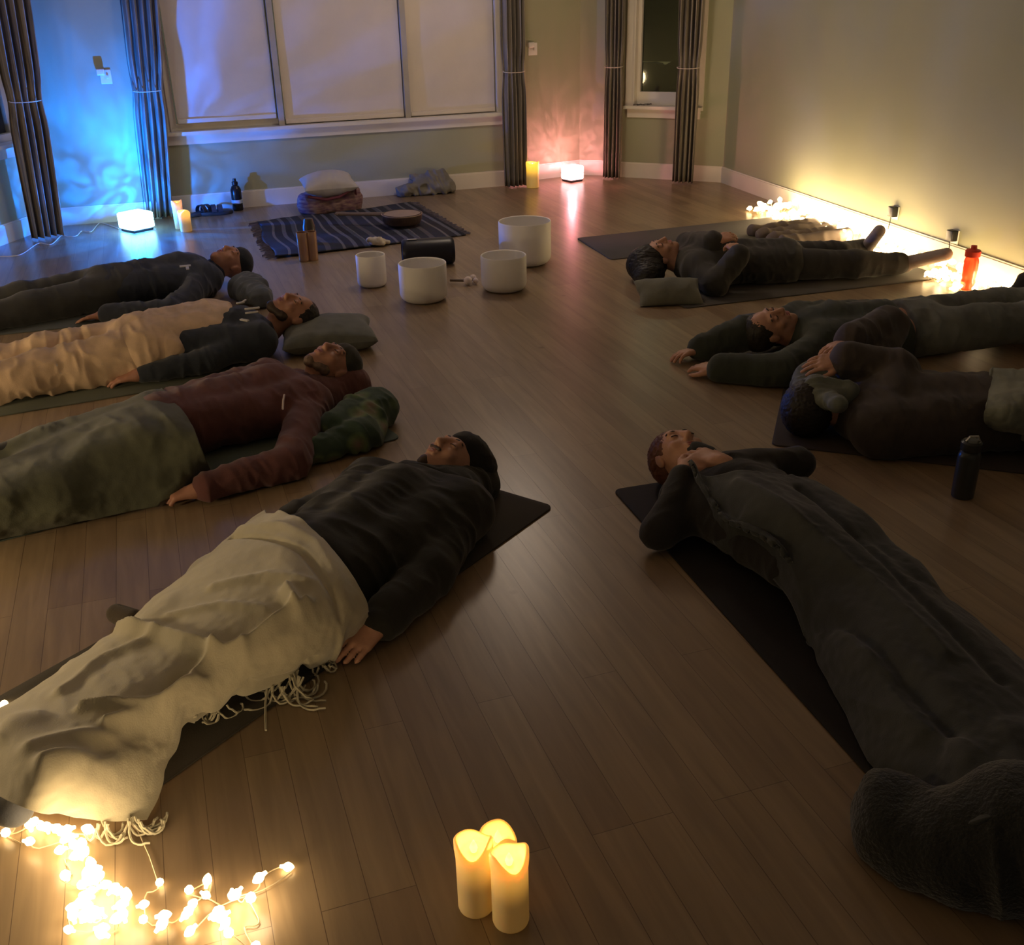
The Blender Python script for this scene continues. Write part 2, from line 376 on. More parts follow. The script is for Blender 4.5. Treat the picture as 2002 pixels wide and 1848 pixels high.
# dark backdrop and pale slab added outside the right window, hiding the world glow
p,ax,_=fr(D0,D1)
mb=MB();n=40
top=[p(-1.5+4.5*i/n,-4.,.2+.12*math.sin(i*.4)+.05*math.sin(i*1.3)) for i in range(n+1)]
M['night']=mat('night_backdrop',(.018,.017,.009),.9,var=.3,vs=3)
M['slab']=mat('pale_slab_paint',(.5,.45,.3),.7,var=.05)
o=MB();
for (d0,z0,z1,nm) in ((-2.0,-1.,.76,'backdrop'),):
    rings=[]
    for i in range(n+1):
        s=-2.+5*i/n;zt=z1+.10*math.sin(i*.55)+.05*math.sin(i*1.7)
        rings.append([p(s,d0,z0),p(s,d0+.1,z0+.8*(zt-z0)),p(s,d0,zt),p(s,d0-.5,zt-.03),p(s,d0-.8,z0)])
    o.rings(rings,True,True)
tag(MB().box(p(-.45,-2.35,.775),ax,(.28,.2,.035),.015).build('pale_slab',M['slab']),'added pale slab outside the narrow right window','ledge')  # pale slab added to give a light stripe in the pane
tag(o.build('backdrop',M['night'],sharp=60),'added dark backdrop beyond the narrow right window at night','backdrop')  # dark shape added so the world colour stays out of the pane
OUT=p
# distant dark wall added as a second night backdrop
tag(MB().box(p(.5,-4,1),ax,(5,.1,3.2)).build('backdrop_wall',mat('dark_backdrop_wall',(.05,.05,.028),.9,var=.2,vs=.6),smooth=False),'added dark backdrop wall seen through the narrow right window','building')
# roller blinds
p,ax,_=fr(M0,M1)
for (s0,s1,zb,lab,tilt) in ((.16,.925,.675,'pale roller blind left of the three, washed in blue light',.012),(.995,1.975,.628,'pale roller blind in the middle of the wide window',0),(2.035,2.775,.628,'pale roller blind right of the three, beside the corner curtain',0)):
    t=thing('roller_blind',lab,'blind',p((s0+s1)/2,-.02,zb),'roller blinds in the wide window')
    mb=MB();rr=[]
    for i in range(13):
        z=zb+.03+(2.06-zb-.03)*i/12;rr.append([p(s0+(s1-s0)*j/10,-.012-.004*math.sin(j*.9+i*.6),z) for j in range(11)]+[p(s1-(s1-s0)*j/10,-.018-.004*math.sin((10-j)*.9+i*.6),z) for j in range(11)])
    mb.rings(rr,True,True);mb.build('blind_fabric',M['blind'],t)
    mb=MB();mb.box(p((s0+s1)/2,-.012,zb+.018),ax,((s1-s0)/2,.012,.018),.005);mb.build('bottom_bar',M['trim'] if tilt else M['blind'],t)
# curtains
def curtain_mat():
    m=mat('brown_striped_curtain',(.15,.125,.10),.85,bump=.3,bs=500);N=m.node_tree.nodes;L=m.node_tree.links;b=N['Principled BSDF']
    tc=N.new('ShaderNodeTexCoord');mp=N.new('ShaderNodeMapping');mp.inputs['Scale'].default_value=(60,60,1.2);L.new(tc.outputs['Object'],mp.inputs[0])
    n=N.new('ShaderNodeTexNoise');n.inputs['Scale'].default_value=1;n.inputs['Detail'].default_value=4;L.new(mp.outputs[0],n.inputs['Vector'])
    r=N.new('ShaderNodeValToRGB');r.color_ramp.elements[0].position=.35;r.color_ramp.elements[0].color=(.13,.115,.09,1);r.color_ramp.elements[1].position=.65;r.color_ramp.elements[1].color=(.34,.30,.25,1)
    L.new(n.outputs['Fac'],r.inputs[0]);L.new(r.outputs[0],b.inputs['Base Color']);return m
M['curt']=curtain_mat()
def curtain(px0,px1,pyb,label,pleats,wtop=1.15,depth=.036,zt=.95,ang=18.6,lean=0.):
    a=P(px0,pyb);b=P(px1,pyb);c=(a+b)/2;w=np.linalg.norm(b-a);e=V(math.cos(math.radians(ang)),math.sin(math.radians(ang)),0);n=V(-e[1],e[0],0)
    t=thing('curtain',label,'curtain',V(c[0],c[1],.012),'floor-length curtains')
    mb=MB();rr=[];N_=pleats*12
    for i in range(40):
        z=.012+2.6*i/39;tie=math.exp(-((z-zt)/.12)**2);wi=w*(1+(wtop-1)*z/2.6)*(1-.12*tie);r=[]
        for side in(0,1):
            for j in range(N_+1):
                q=j/N_ if side==0 else 1-j/N_
                ph=q*pleats*2*math.pi+.3*math.sin(z*2+q*5)
                d=depth*(1-.45*tie)*math.sin(ph)+.012*math.sin(q*11+z*1.7)
                r.append(c+e*((q-.5)*wi+lean*z)+n*(d+side*.006)+V(0,0,z))
        rr.append(r)
    mb.rings(rr,True,True);mb.build('curtain_fabric',M['curt'],t,sharp=None)
    mb=MB();pts=[c+e*(math.cos(q)*(w*.5)+lean*zt)+n*math.sin(q)*(depth+.012)+V(0,0,zt+.008*math.sin(q)) for q in np.linspace(0,2*math.pi,33)]
    mb.tube(pts,.0035,5);mb.build('tieback',mat('cream_tieback',(.6,.52,.42),.7,var=.05),t)
curtain(66,122,466,'floor-length curtain left of the blue-lit wall, nearest the left edge',5,ang=40,lean=.05,wtop=1.5)
curtain(286,336,428,'floor-length curtain between the blue-lit wall and the wide window',5,lean=.075,wtop=1.5)
curtain(988,1030,366,'dark floor-length curtain right of the wide window, beside the amber candle',5,depth=.04,ang=22)
curtain(1178,1213,350,'floor-length curtain between the pink-lit wall and the narrow window',5,ang=-20)
curtain(1313,1356,359,'floor-length curtain right of the narrow window, rightmost of all curtains',5,wtop=1.25,ang=-24)
# light switches / outlets
def plate(a,b,px,py,label,w,h,plug=True,name='wall_outlet',cord=0.):
    pp,ax,_=fr(a,b);q=V(*a,0);nn=ax[1];v=P(px,py)-CC;t=((q-CC)@nn)/(v@nn);c=CC+v*t;s=(c-q)@ax[0];z=c[2]
    t=thing(name,label,'outlet',pp(s,0,z-h/2))
    MB().box(pp(s,.004,z),(ax[0],V(0,0,1),ax[1]),(w/2,h/2,.004),.004).build('cover_plate',M['white_plastic'],t)
    if plug:
        mb=MB();mb.box(pp(s,.026,z+.01),(ax[0],V(0,0,1),ax[1]),(.03,.032,.022),.006)
        mb.build('plug',M['black'] if name=='wall_outlet' else M['white_plastic'],t)
        mb=MB();mb.tube([pp(s+.01*math.sin(k*.7)+.012*k*cord,.035+.012*math.sin(k*.5),max(.02,z-.02-k*.02)) for k in range(5)],.003,5);mb.build('plug_cord',M['black'],t)
    else:
        mb=MB();mb.box(pp(s+.012,.012,z),(ax[0],V(0,0,1),ax[1]),(.007,.012,.008),.003);mb.box(pp(s-.03,.03,z+.035),(ax[0],V(0,0,1),ax[1]),(.028,.022,.012),.006);mb.build('switch',M['white_plastic'],t)
    return t
plate(D1,E1,1752,416,'white wall outlet with black plug above the string lights, nearer the corner',.07,.085)
plate(D1,E1,1868,463,'white wall outlet with a plug just above the red bottle',.07,.085,cord=.3)
plate(B1,C0,1041,96,'white switch plate on the pink-lit wall beside the dark curtain',.09,.1,False,'switch_plate')
t=plate(A0,A1,207,150,'white socket with adapter high on the blue-lit wall',.08,.1,False,'wall_socket')
pp,ax,_=fr(A0,A1)
tag(MB().box(P(1365,222,0)*0+fr(D0,D1)[0](.70,.006,.57),fr(D0,D1)[1],(.012,.006,.008)).build('wall_clip',M['white_plastic']),'small white clip on the wall right of the rightmost curtain','clip')
# keys / trinkets on right sill
q=fr(D0,D1)[0](.19,.02,.624)
mb=MB()
for k in range(5): mb.tube([q+V(.03*k-.06+.02*math.cos(a),.012*math.sin(a*2),.004+.006*abs(math.sin(a+k))) for a in np.linspace(0,5,10)],.004,5)
tag(mb.build('bracelet',mat('dark_bead',(.08,.07,.06),.5,var=.2),None),'small dark beaded bracelet lying on the narrow window sill','bracelet')

# ================================================================== PROPS
Zx=(V(1,0,0),V(0,1,0),V(0,0,1))
def lathe_thing(name,label,cat,px,py,parts,group=None):
    o=P(px,py);t=thing(name,label,cat,o,group)
    for nm,prof,m,kw in parts: MB().lathe(prof,o,**kw).build(nm,m,t)
    return t
# singing bowls (base centre pixel, radius, height)
def bowl(px,pyb,r,h,label):
    o=P(px,pyb);o=o+nz(V(o[0],o[1],0))*r*.8
    b=.28*r;pr=[(1e-4,.003),(r*.55,.003)]
    pr+=[(r-b*1.2+b*1.2*math.sin(a),.003+b*1.2-b*1.2*math.cos(a)) for a in np.linspace(.3,math.pi/2,7)]
    pr+=[(r,h-.004),(r-.003,h),(r-.007,h-.003)]
    pr+=[(r-.008-b+b*math.sin(a),.014+b-b*math.cos(a)) for a in np.linspace(math.pi/2,.2,7)]+[(1e-4,.013)]
    ob=MB().lathe(pr,(0,0,0),48).build('singing_bowl',M['bowl'],sharp=50)
    ob.location=o;ob['_o']=list(o);tag(ob,label,'bowl','white crystal singing bowls');return ob
bowl(729,564,.087,.19,'smallest white frosted singing bowl, leftmost of the four')
bowl(830,596,.135,.215,'white frosted singing bowl nearest the camera, in front of the black cylinder')
bowl(986,575,.132,.205,'medium white frosted singing bowl just in front of the largest bowl')
bowl(1027,524,.166,.27,'largest white frosted singing bowl, furthest right of the group')
# mallet
a=P(880,548,.02);b=P(914,549,.02)
t=thing('bowl_mallet','small mallet with pale ball heads between two white bowls','mallet',V(a[0],a[1],0))
MB().tube([a,(a+b)/2,b],.008,8).build('mallet_handle',mat('dark_wood_stick',(.12,.08,.05),.5,var=.1),t)
mb=MB();mb.ball(P(915,549,.026),.026);mb.ball(P(925,543,.03),.02);mb.ball(P(930,549,.02),.017);mb.build('mallet_head',mat('pale_felt',(.7,.6,.52),.8,var=.05),t)
# black speaker
c=P(841,524);e=nz(P(888,521)-P(795,527));w=nz(np.cross(V(0,0,1),e));R=.085;cc=c+w*R+V(0,0,R)
t=thing('portable_speaker','black cylindrical portable speaker lying behind the front bowl','speaker',V(cc[0],cc[1],0))
A=(w,V(0,0,1),e);hl=.165
pr=[(.001,-hl+.006),(R*.8,-hl+.006),(R*.86,-hl),(R*.98,-hl+.012),(R,-hl+.03),(R,hl-.03),(R*.98,hl-.012),(R*.86,hl),(R*.8,hl-.006),(.001,hl-.006)]
MB().lathe(pr,cc,36,A).build('speaker_body',mat('black_speaker_mesh',(.012,.012,.018),.35,bump=.3,bs=600,bd=.0006),t)
mb=MB();mb.box(cc+V(0,0,R+.002)-e*.1-w*.02,(e,w,V(0,0,1)),(.03,.006,.003),.002);mb.build('control_button',mat('grey_button',(.6,.6,.62),.3,var=.02),t)
# copper cups
for px,py,l in ((596,513,'copper tumbler standing beside the rug, left of the pair'),(613,511,'copper tumbler standing beside the rug, right of the pair')):
    r=.036;h=.19;o=P(px,py);o=o+nz(V(o[0],o[1],0))*r
    pr=[(1e-4,.002),(r*.86,.002),(r*.92,.006),(r*.92,.02),(r*.97,.06),(r,h*.9),(r*1.02,h),(r*.96,h),(r*.9,.02),(1e-4,.015)]
    MB().lathe(pr,(0,0,0),32).build('copper_tumbler',M['copper'],sharp=40).location=o
    ob=COL.objects[-1];ob['_o']=list(o);tag(ob,l,'cup','copper tumblers')
o=P(598,487);o=o+V(0.02,.09,0)
ob=MB().lathe([(1e-4,.012),(.04,.012),(.045,.03),(.042,.15),(.036,.17),(.03,.2),(1e-4,.205)],(0,0,0),24).build('drink_flask',mat('dark_flask',(.05,.04,.035),.4,var=.1));ob.location=o;ob['_o']=list(o);tag(ob,'dark flask on the rug just behind the copper tumblers','flask')
# rug
def rug_mat():
    m=mat('striped_wool_rug',(.05,.055,.08),.95,bump=.5,bs=300);N=m.node_tree.nodes;L=m.node_tree.links;b=N['Principled BSDF']
    uv=N.new('ShaderNodeUVMap');sp=N.new('ShaderNodeSeparateXYZ');L.new(uv.outputs[0],sp.inputs[0])
    ml=N.new('ShaderNodeMath');ml.operation='MULTIPLY';ml.inputs[1].default_value=3.6;L.new(sp.outputs[0],ml.inputs[0])
    fr_=N.new('ShaderNodeMath');fr_.operation='FRACT';L.new(ml.outputs[0],fr_.inputs[0])
    r=N.new('ShaderNodeValToRGB');cr=r.color_ramp;cr.interpolation='CONSTANT';cr.elements[0].position=0;cr.elements[0].color=(.035,.04,.07,1);cr.elements[1].position=.22;cr.elements[1].color=(.20,.19,.21,1)
    for q,c in ((.27,(.03,.03,.045)),(.42,(.16,.16,.2)),(.5,(.02,.02,.03)),(.62,(.09,.10,.14)),(.7,(.19,.18,.2)),(.73,(.03,.035,.055)),(.9,(.13,.12,.14))):
        el=cr.elements.new(q);el.color=(*c,1)
    L.new(fr_.outputs[0],r.inputs[0])
    n=N.new('ShaderNodeTexNoise');n.inputs['Scale'].default_value=60;tc=N.new('ShaderNodeTexCoord');L.new(tc.outputs['Object'],n.inputs['Vector'])
    mx=N.new('ShaderNodeMix');mx.data_type='RGBA';mx.blend_type='MULTIPLY';mx.inputs[0].default_value=.6;L.new(r.outputs[0],mx.inputs[6]);L.new(n.outputs['Color'],mx.inputs[7]);L.new(mx.outputs[2],b.inputs['Base Color']);return m
c=[P(501,437),P(802,398),P(911,461),P(536,507)]
nu,nv=80,50;g=[];uvs=[]
for i in range(nu):
    for j in range(nv):
        a=i/(nu-1);b=j/(nv-1);q=(c[0]*(1-a)+c[1]*a)*(1-b)+(c[3]*(1-a)+c[2]*a)*b
        q=q+V(.02*math.sin(b*9)*(1-a),.03*math.sin(a*7+1)*(1-b)*0.6,0);g.append(q);uvs.append((a+.006*math.sin(b*6),b))
g=np.array(g);f=np.array([(i*nv+j,(i+1)*nv+j,(i+1)*nv+j+1,i*nv+j+1) for i in range(nu-1) for j in range(nv-1)])
g[:,2]=.008+.008*np.abs(vnoise(g*4))+.02*np.maximum(0,vnoise(g*2.5+3)-.35)
t=thing('striped_rug','dark blue woven rug with pale stripes, spread before the bowls','rug',V(g[:,0].mean(),g[:,1].mean(),0))
ro=mkobj('rug_cloth',g,f[:,::-1],rug_mat(),t);me=ro.data;ul=me.uv_layers.new(name='UVMap')
li=np.zeros(len(me.loops),int);me.loops.foreach_get('vertex_index',li);ul.data.foreach_set('uv',np.array(uvs)[li].ravel())
md=ro.modifiers.new('t','SOLIDIFY');md.thickness=.005;md.offset=-1
mb=MB();rr=random.Random(3)
for e0,e1 in ((c[0],c[3]),(c[1],c[2])):
    out=nz((c[0]-c[1]) if e0 is c[0] else (c[1]-c[0]))
    for k in range(46):
        q=e0+(e1-e0)*(k+.5)/46;a=rr.uniform(-.5,.5);l=rr.uniform(.04,.07);s=V(-out[1],out[0],0)
        mb.tube([q+V(0,0,.011)-out*.01,q+out*l*.5+s*a*.01+V(0,0,.009),q+out*l+s*a*.03+V(0,0,.005)],.0035,4)
mb.build('rug_fringe',mat('rug_fringe',(.10,.09,.12),.95,var=.3,vs=30),t)['kind']='stuff'
# round wooden lute lying on rug
c0=P(787,437,.03);e=nz(P(690,436,.03)-c0);w=nz(np.cross(V(0,0,1),e))
t=thing('round_lute','dark wooden round-bodied lute lying on the striped rug','instrument',V(c0[0],c0[1],.012))
MB().lathe([(1e-4,.0),(.10,.002),(.135,.02),(.145,.05),(.147,.085),(.14,.09),(.13,.083),(1e-4,.086)],c0*V(1,1,0)+V(0,0,.018),40).build('sound_body',mat('dark_rosewood',(.06,.035,.025),.4,var=.25,vs=14,stretch=(1,6,1)),t)
mb=MB();mb.lathe([(.137,.0),(.15,.0),(.151,.006),(.137,.006)],c0*V(1,1,0)+V(0,0,.098),40);mb.build('rim_band',mat('pale_rim',(.36,.26,.2),.45,var=.1),t)
mb=MB();mb.tube([c0+e*x+V(0,0,.065) for x in (.13,.25,.4,.5)],[.016,.014,.012,.016],8);mb.build('neck',mat('lute_neck',(.18,.13,.1),.45,var=.1),t)
mb=MB()
for k in range(3): mb.tube([c0+e*.47+w*(.03*(1 if k%2 else -1))*s+e*.02*k+V(0,0,.065) for s in(-.2,1)],.006,6)
mb.build('tuning_peg',mat('peg_wood',(.2,.14,.1),.5,var=.1),t)
# white crumpled cloth on rug
s=SDF();o=P(740,476,.02)
for k in range(9): s.cap(o+V(RNG.uniform(-.05,.05),RNG.uniform(-.03,.03),RNG.uniform(0,.035)),o+V(RNG.uniform(-.07,.07),RNG.uniform(-.03,.03),RNG.uniform(0,.03)),.018,.014,k=.01)
s.floor=.014;v,f=s.mesh(.005);v=folds(v,f,V(1,0,0),.005,.02)
tag(mkobj('folded_napkin',v,f,mat('cream_cloth',(.55,.48,.36),.85,var=.08)),'small crumpled cream cloth on the front edge of the rug','cloth')
# bag with pillow
def pillow(name,c,ea,eb,L,W,T,m,parent=None,zmin=.008,fold=.004,seed=2,puff=.5,tiltz=0):
    n=44;vs=[];ea=nz(ea);eb=nz(eb);en=np.cross(ea,eb);fs=[]
    for sgn in(1,-1):
        for i in range(n):
            for j in range(n):
                a=2*i/(n-1)-1;b=2*j/(n-1)-1
                pin=1-.09*(1-abs(a))*abs(b)**3-.0;pin2=1-.09*(1-abs(b))*abs(a)**3
                h=T/2*((1-a*a)**puff)*((1-b*b)**puff)
                vs.append(c+ea*a*L/2*pin2+eb*b*W/2*pin+en*sgn*h)
    vs=np.array(vs);k=n*n
    for i in range(n-1):
        for j in range(n-1):
            q=(i*n+j,(i+1)*n+j,(i+1)*n+j+1,i*n+j+1);fs.append(q);fs.append(tuple(x+k for x in q[::-1]))
    f=np.array(fs);vs=folds(vs,f,ea,fold,.1,1.5,seed)
    lim=V(0,0,1);vs[:,2]=np.maximum(vs[:,2],zmin+ .0005*vs[:,2])
    # weld rim
    def idx(i,j): return i*n+j
    rim=[idx(i,j) for i in range(n) for j in range(n) if i in(0,n-1) or j in(0,n-1)]
    for r_ in rim: vs[r_+k]=vs[r_]
    return mkobj(name,vs,f,m,parent)
o=P(652,418);ex=nz(V(.947,.32,0));ey=V(-ex[1],ex[0],0);o=o+ey*.1
t=thing('woven_bag','purple and maroon woven bag slumped against the wall, under a white cushion','bag',V(o[0],o[1],0))
s=SDF();s.floor=.004
s.cap(o-ex*.17+V(0,0,.05),o+ex*.17+V(0,0,.05),.085,.085,k=.05);s.cap(o-ex*.18+V(0,0,.10),o+ex*.18+V(0,0,.12),.065,.07,k=.05);s.cap(o-ex*.1+V(0,0,.06),o+ex*.1+V(0,0,.06),.1,k=.05)
v,f=s.mesh(.008);v=folds(v,f,ex,.014,.07,2,4);mkobj('bag_body',v,f,mat('purple_weave',(.12,.05,.09),.9,col2=(.30,.2,.17),vs=14,bump=.4,bs=200,stretch=(1,1,5)),t)
mb=MB()
for k in(0,1):
    mb.tube([o-ex*.19-ey*.11*(1-k)+V(0,0,.15),o-ex*.05-ey*.12*(1-k)+V(0,0,.115),o+ex*.06-ey*.12*(1-k)+V(0,0,.13),o+ex*.19-ey*.10*(1-k)+V(0,0,.19),o+ex*.2-ey*.05+V(0,0,.1)],.012,8)
mb.build('bag_strap',mat('maroon_strap',(.13,.03,.05),.8,var=.2),t)
pc=o+V(0,0,.22)-ey*.0
tag(pillow('white_cushion',pc,ex,nz(ey+V(0,0,.15)),.42,.30,.19,mat('white_cushion_cotton',(.45,.43,.44),.85,var=.04),None,.1,.006),'plump white cushion sitting on the purple woven bag','cushion')
# folded grey jacket
o=P(832,384);o=o+ey*.09;s=SDF();s.floor=.004
s.cap(o-ex*.19+V(0,0,.03),o+ex*.2+V(0,0,.05),.05,.08,k=.03);s.cap(o-ex*.05+V(0,0,.1),o+ex*.18+V(0,0,.12),.04,.06,k=.02);s.cap(o-ex*.17-ey*.05+V(0,0,.05),o+ex*.12+ey*.02+V(0,0,.15),.035,k=.015);s.cap(o-ex*.08+ey*.05+V(0,0,.14),o+ex*.18+V(0,0,.17),.03,k=.01)
v,f=s.mesh(.007);v=folds(v,f,ex+V(0,0,.4),.022,.06,3,8)
tag(mkobj('crumpled_jacket',v,f,mat('grey_fleece',(.20,.19,.17),.95,var=.15,vs=9,bump=.4,bs=150)),'crumpled grey jacket lying against the back wall baseboard','jacket')
# sandals
def sandal(o,d,label):
    d=nz(d);w=V(-d[1],d[0],0);t=thing('sandal',label,'sandal',V(o[0],o[1],0),'dark sandals by the wall')
    out=[];L=.26
    for k in range(24):
        a=2*math.pi*k/24;x=math.cos(a);y=math.sin(a);ww=.045*(1+.18*x);out.append(o+d*x*L/2+w*y*ww)
    mb=MB();mb.rings([[q+V(0,0,z)+(o-q)*s for q in out] for z,s in((.002,.04),(.006,0),(.024,0),(.028,.04))],True,True);mb.build('sole',M['rubber'],t)
    mb=MB()
    for x0,h in((.03,.06),(-.02,.065)):
        rr=[]
        for a in np.linspace(0,math.pi,12):
            q=o+d*x0+w*math.cos(a)*.048+V(0,0,.026+h*math.sin(a)*.8);rr.append([q-d*.018,q+d*.018,q+d*.018+V(0,0,.005)+w*.003*math.cos(a),q-d*.018+V(0,0,.005)+w*.003*math.cos(a)])
        mb.rings(rr,True,True)
    mb.build('strap',M['leather'],t)
M['rubber']=mat('dark_rubber',(.03,.03,.035),.7,var=.1);M['leather']=mat('black_leather',(.035,.035,.045),.45,var=.1)
sandal(P(399,420),V(.55,.8,0),'dark sandal beside the small candles, left of the pair')
sandal(P(424,420),V(.9,.35,0),'dark sandal near the black bottle, right of the pair')
# black bottle with pale label band
o=P(466,411);t=thing('water_bottle','tall black bottle with a pale band, by the back wall near the sandals','bottle',o)
MB().lathe([(1e-4,0),(.038,0),(.042,.006),(.042,.05),(.043,.12),(.042,.165),(.03,.19),(.018,.2),(1e-4,.2)],o,28).build('bottle_body',mat('black_bottle',(.012,.015,.02),.25,var=.1),t)
MB().lathe([(.0435,.058),(.0445,.06),(.0445,.085),(.0435,.087)],o,28).build('bottle_band',mat('pale_band',(.5,.6,.7),.4,var=.05),t)
MB().lathe([(.018,.2),(.024,.203),(.024,.225),(.014,.23),(.013,.25),(1e-4,.252)],o,20).build('bottle_cap',M['black'],t)
# red bottle and clear bottle on the right
o=P(1890,566);t=thing('red_bottle','translucent red drinking bottle standing among the string lights','bottle',o)
MB().lathe([(1e-4,0),(.036,0),(.04,.005),(.04,.05),(.036,.065),(.04,.08),(.04,.16),(.034,.18),(.03,.185),(1e-4,.186)],o,28).build('bottle_body',mat('red_plastic',(.85,.10,.035),.25,trans=.45,var=.05),t)
MB().lathe([(.03,.186),(.041,.188),(.042,.218),(.036,.225),(.018,.23),(.016,.248),(1e-4,.25)],o,28).build('bottle_cap',mat('red_cap',(.75,.06,.03),.4,var=.05),t)
o=P(1888,978);o=o+V(0,.03,0);t=thing('drinking_bottle','dark grey water bottle on the floor near the right edge, beside the mat','bottle',o)
MB().lathe([(1e-4,0),(.033,0),(.036,.004),(.037,.05),(.037,.15),(.033,.165),(.027,.172),(1e-4,.172)],o,32).build('bottle_body',mat('smoked_plastic',(.045,.045,.038),.3,var=.1),t)
MB().lathe([(.027,.172),(.034,.174),(.034,.2),(.028,.206),(1e-4,.207)],o,28).build('bottle_cap',mat('dark_cap',(.03,.03,.028),.3,var=.1),t)
mb=MB();mb.tube([o+V(-.02,0,.205),o+V(-.012,-.004,.222),o+V(.015,-.004,.222),o+V(.024,0,.205)],.004,6);mb.build('carry_loop',mat('clear_loop',(.4,.38,.34),.2,var=.02),t)
# mats
def yoga(corner,lo_,sh_,Lm,W,m,label,th=.006,z0=0.):
    lo_=nz(V(*lo_,0));sh_=nz(V(*sh_,0));c=corner*V(1,1,0)+lo_*Lm/2+sh_*W/2+V(0,0,th/2+.0005+z0)
    rings=[];R=.03
    for z in(-th/2,-th/2+.001,th/2-.001,th/2):
        ins=.0015 if abs(z)>th/2-.0005 else 0;ring=[]
        for q,(sx,sy) in enumerate([(1,1),(-1,1),(-1,-1),(1,-1)]):
            for a in np.linspace(0,math.pi/2,6): an=a+q*math.pi/2;ring.append(c+lo_*(sx*(Lm/2-R)+(R-ins)*math.cos(an))+sh_*(sy*(W/2-R)+(R-ins)*math.sin(an))+V(0,0,z))
        rings.append(ring)
    flip=np.cross(lo_,sh_)[2]<0
    if flip: rings=[r[::-1] for r in rings]
    return tag(MB().rings(rings,True,True).build('yoga_mat',m),label,'mat','yoga mats')
def mm(n,c): return mat(n,c,.85,var=.06,vs=4,bump=.3,bs=400)
yoga(P(1083,992),(-.58,-.81),(-.81,.58),1.74,.61,mm('mat_dark_olive',(.045,.038,.028)),'dark olive yoga mat under the person with the cream blanket')
yoga(P(1198,960),(.28,-.96),(.96,.28),1.83,.61,mm('mat_black',(.012,.009,.007)),'black yoga mat under the person covered by the dark blanket')
yoga(P(784,858),(-.85,-.53),(-.53,.85),1.83,.64,mm('mat_teal',(.10,.13,.11)),'grey green yoga mat under the person in the maroon hoodie')
e=nz(P(320,762)-P(0,815));yoga(P(320,762)+e*.5,-e[:2],(e[1]*-1,e[0]),1.83,.62,mm('mat_moss',(.11,.12,.09)),'grey yoga mat under the person in beige trousers')
e=nz(P(170,638)-P(0,656));yoga(P(170,638)+e*.55,-e[:2],(-e[1],e[0]),1.83,.62,mm('mat_slate',(.08,.09,.09)),'dark slate yoga mat under the person by the blue lamp')
yoga(P(1127,467),(.94,.34),(.27,-.96),1.83,.66,mm('mat_charcoal',(.07,.065,.06)),'empty charcoal yoga mat nearest the pink lamp, with a folded blanket at its end')
yoga(P(1340,604),(.955,.295),(-.31,.95),1.68,.6,mm('mat_espresso',(.075,.068,.06)),'dark brown yoga mat under the person with hands clasped on the belly')
e=nz(P(2002,664)-P(1600,706));yoga(P(1600,706),e[:2],(-e[1],e[0]),1.5,.55,mm('mat_brown',(.06,.052,.045)),'dark brown yoga mat under the person in jeans')
yoga(P(1508,872),(.93,-.335),(.31,.95),1.83,.64,mm('mat_umber',(.055,.042,.035)),'dark brown yoga mat beside the grey water bottle')
# folded blanket on vacant mat's end
e=nz(V(.94,.34,0));w=V(-e[1],e[0],0);o=P(1560,470);s=SDF();s.floor=.008
for k in range(4): s.cap(o-e*.2+w*(.12*k-.12)+V(0,0,.03),o+e*.26+w*(.12*k-.16)+V(0,0,.035),.045,.05,k=.03)
v,f=s.mesh(.008);v=folds(v,f,e+V(0,0,.2),.016,.1,3,12);tag(mkobj('folded_blanket',v,f,mat('taupe_fleece',(.19,.15,.12),.95,var=.08,bump=.3,bs=150)),'rumpled taupe blanket at the far end of the empty mat','blanket')
# ================================================================== PEOPLE
def head_sdf(S,C,cr,fc,sc=1.,k=.02,open_=False):
    cr=nz(cr);fc=nz(fc-cr*(fc@cr));sd=np.cross(cr,fc);A=(sd,cr,fc)
    q=lambda s,c,f:C+(sd*s+cr*c+fc*f)*sc
    S.ell(q(0,.028,-.018),A,(.075*sc,.088*sc,.095*sc),k=.02);S.ell(q(0,-.035,.012),A,(.062*sc,.08*sc,.074*sc),k=.03)
    S.cap(q(-.03,-.075,.02),q(0,-.1,.052),.026*sc,.021*sc,k=.02);S.cap(q(.03,-.075,.02),q(0,-.1,.052),.026*sc,.021*sc,k=.02)
    S.cap(q(-.034,.026,.073),q(.034,.026,.073),.012*sc,k=.012)
    for s in(-1,1):
        S.ell(q(s*.031,.004,.094),A,(.019*sc,.012*sc,.014*sc),k=.012,neg=True)
        S.ell(q(s*.031,.003,.074),A,(.0155*sc,.0115*sc,.0125*sc),k=.003)
        S.ell(q(s*.04,-.028,.058),A,(.022*sc,.02*sc,.02*sc),k=.015)
        S.ell(q(s*.077,-.004,-.008),A,(.009*sc,.031*sc,.019*sc),k=.006)
        S.cap(q(s*.009,-.037,.092),q(s*.009,-.037,.09),.0085*sc,k=.006)
    S.cap(q(0,.015,.083),q(0,-.03,.104),.0085*sc,.0115*sc,k=.01)
    S.cap(q(-.018,-.059,.079),q(.018,-.059,.079),.0068*sc,k=.005);S.cap(q(-.015,-.071,.078),q(.015,-.071,.078),.0075*sc,k=.005)
    S.cap(q(-.022,-.065,.091),q(.022,-.065,.091),.0035*sc,k=.004,neg=True)
    return q,A
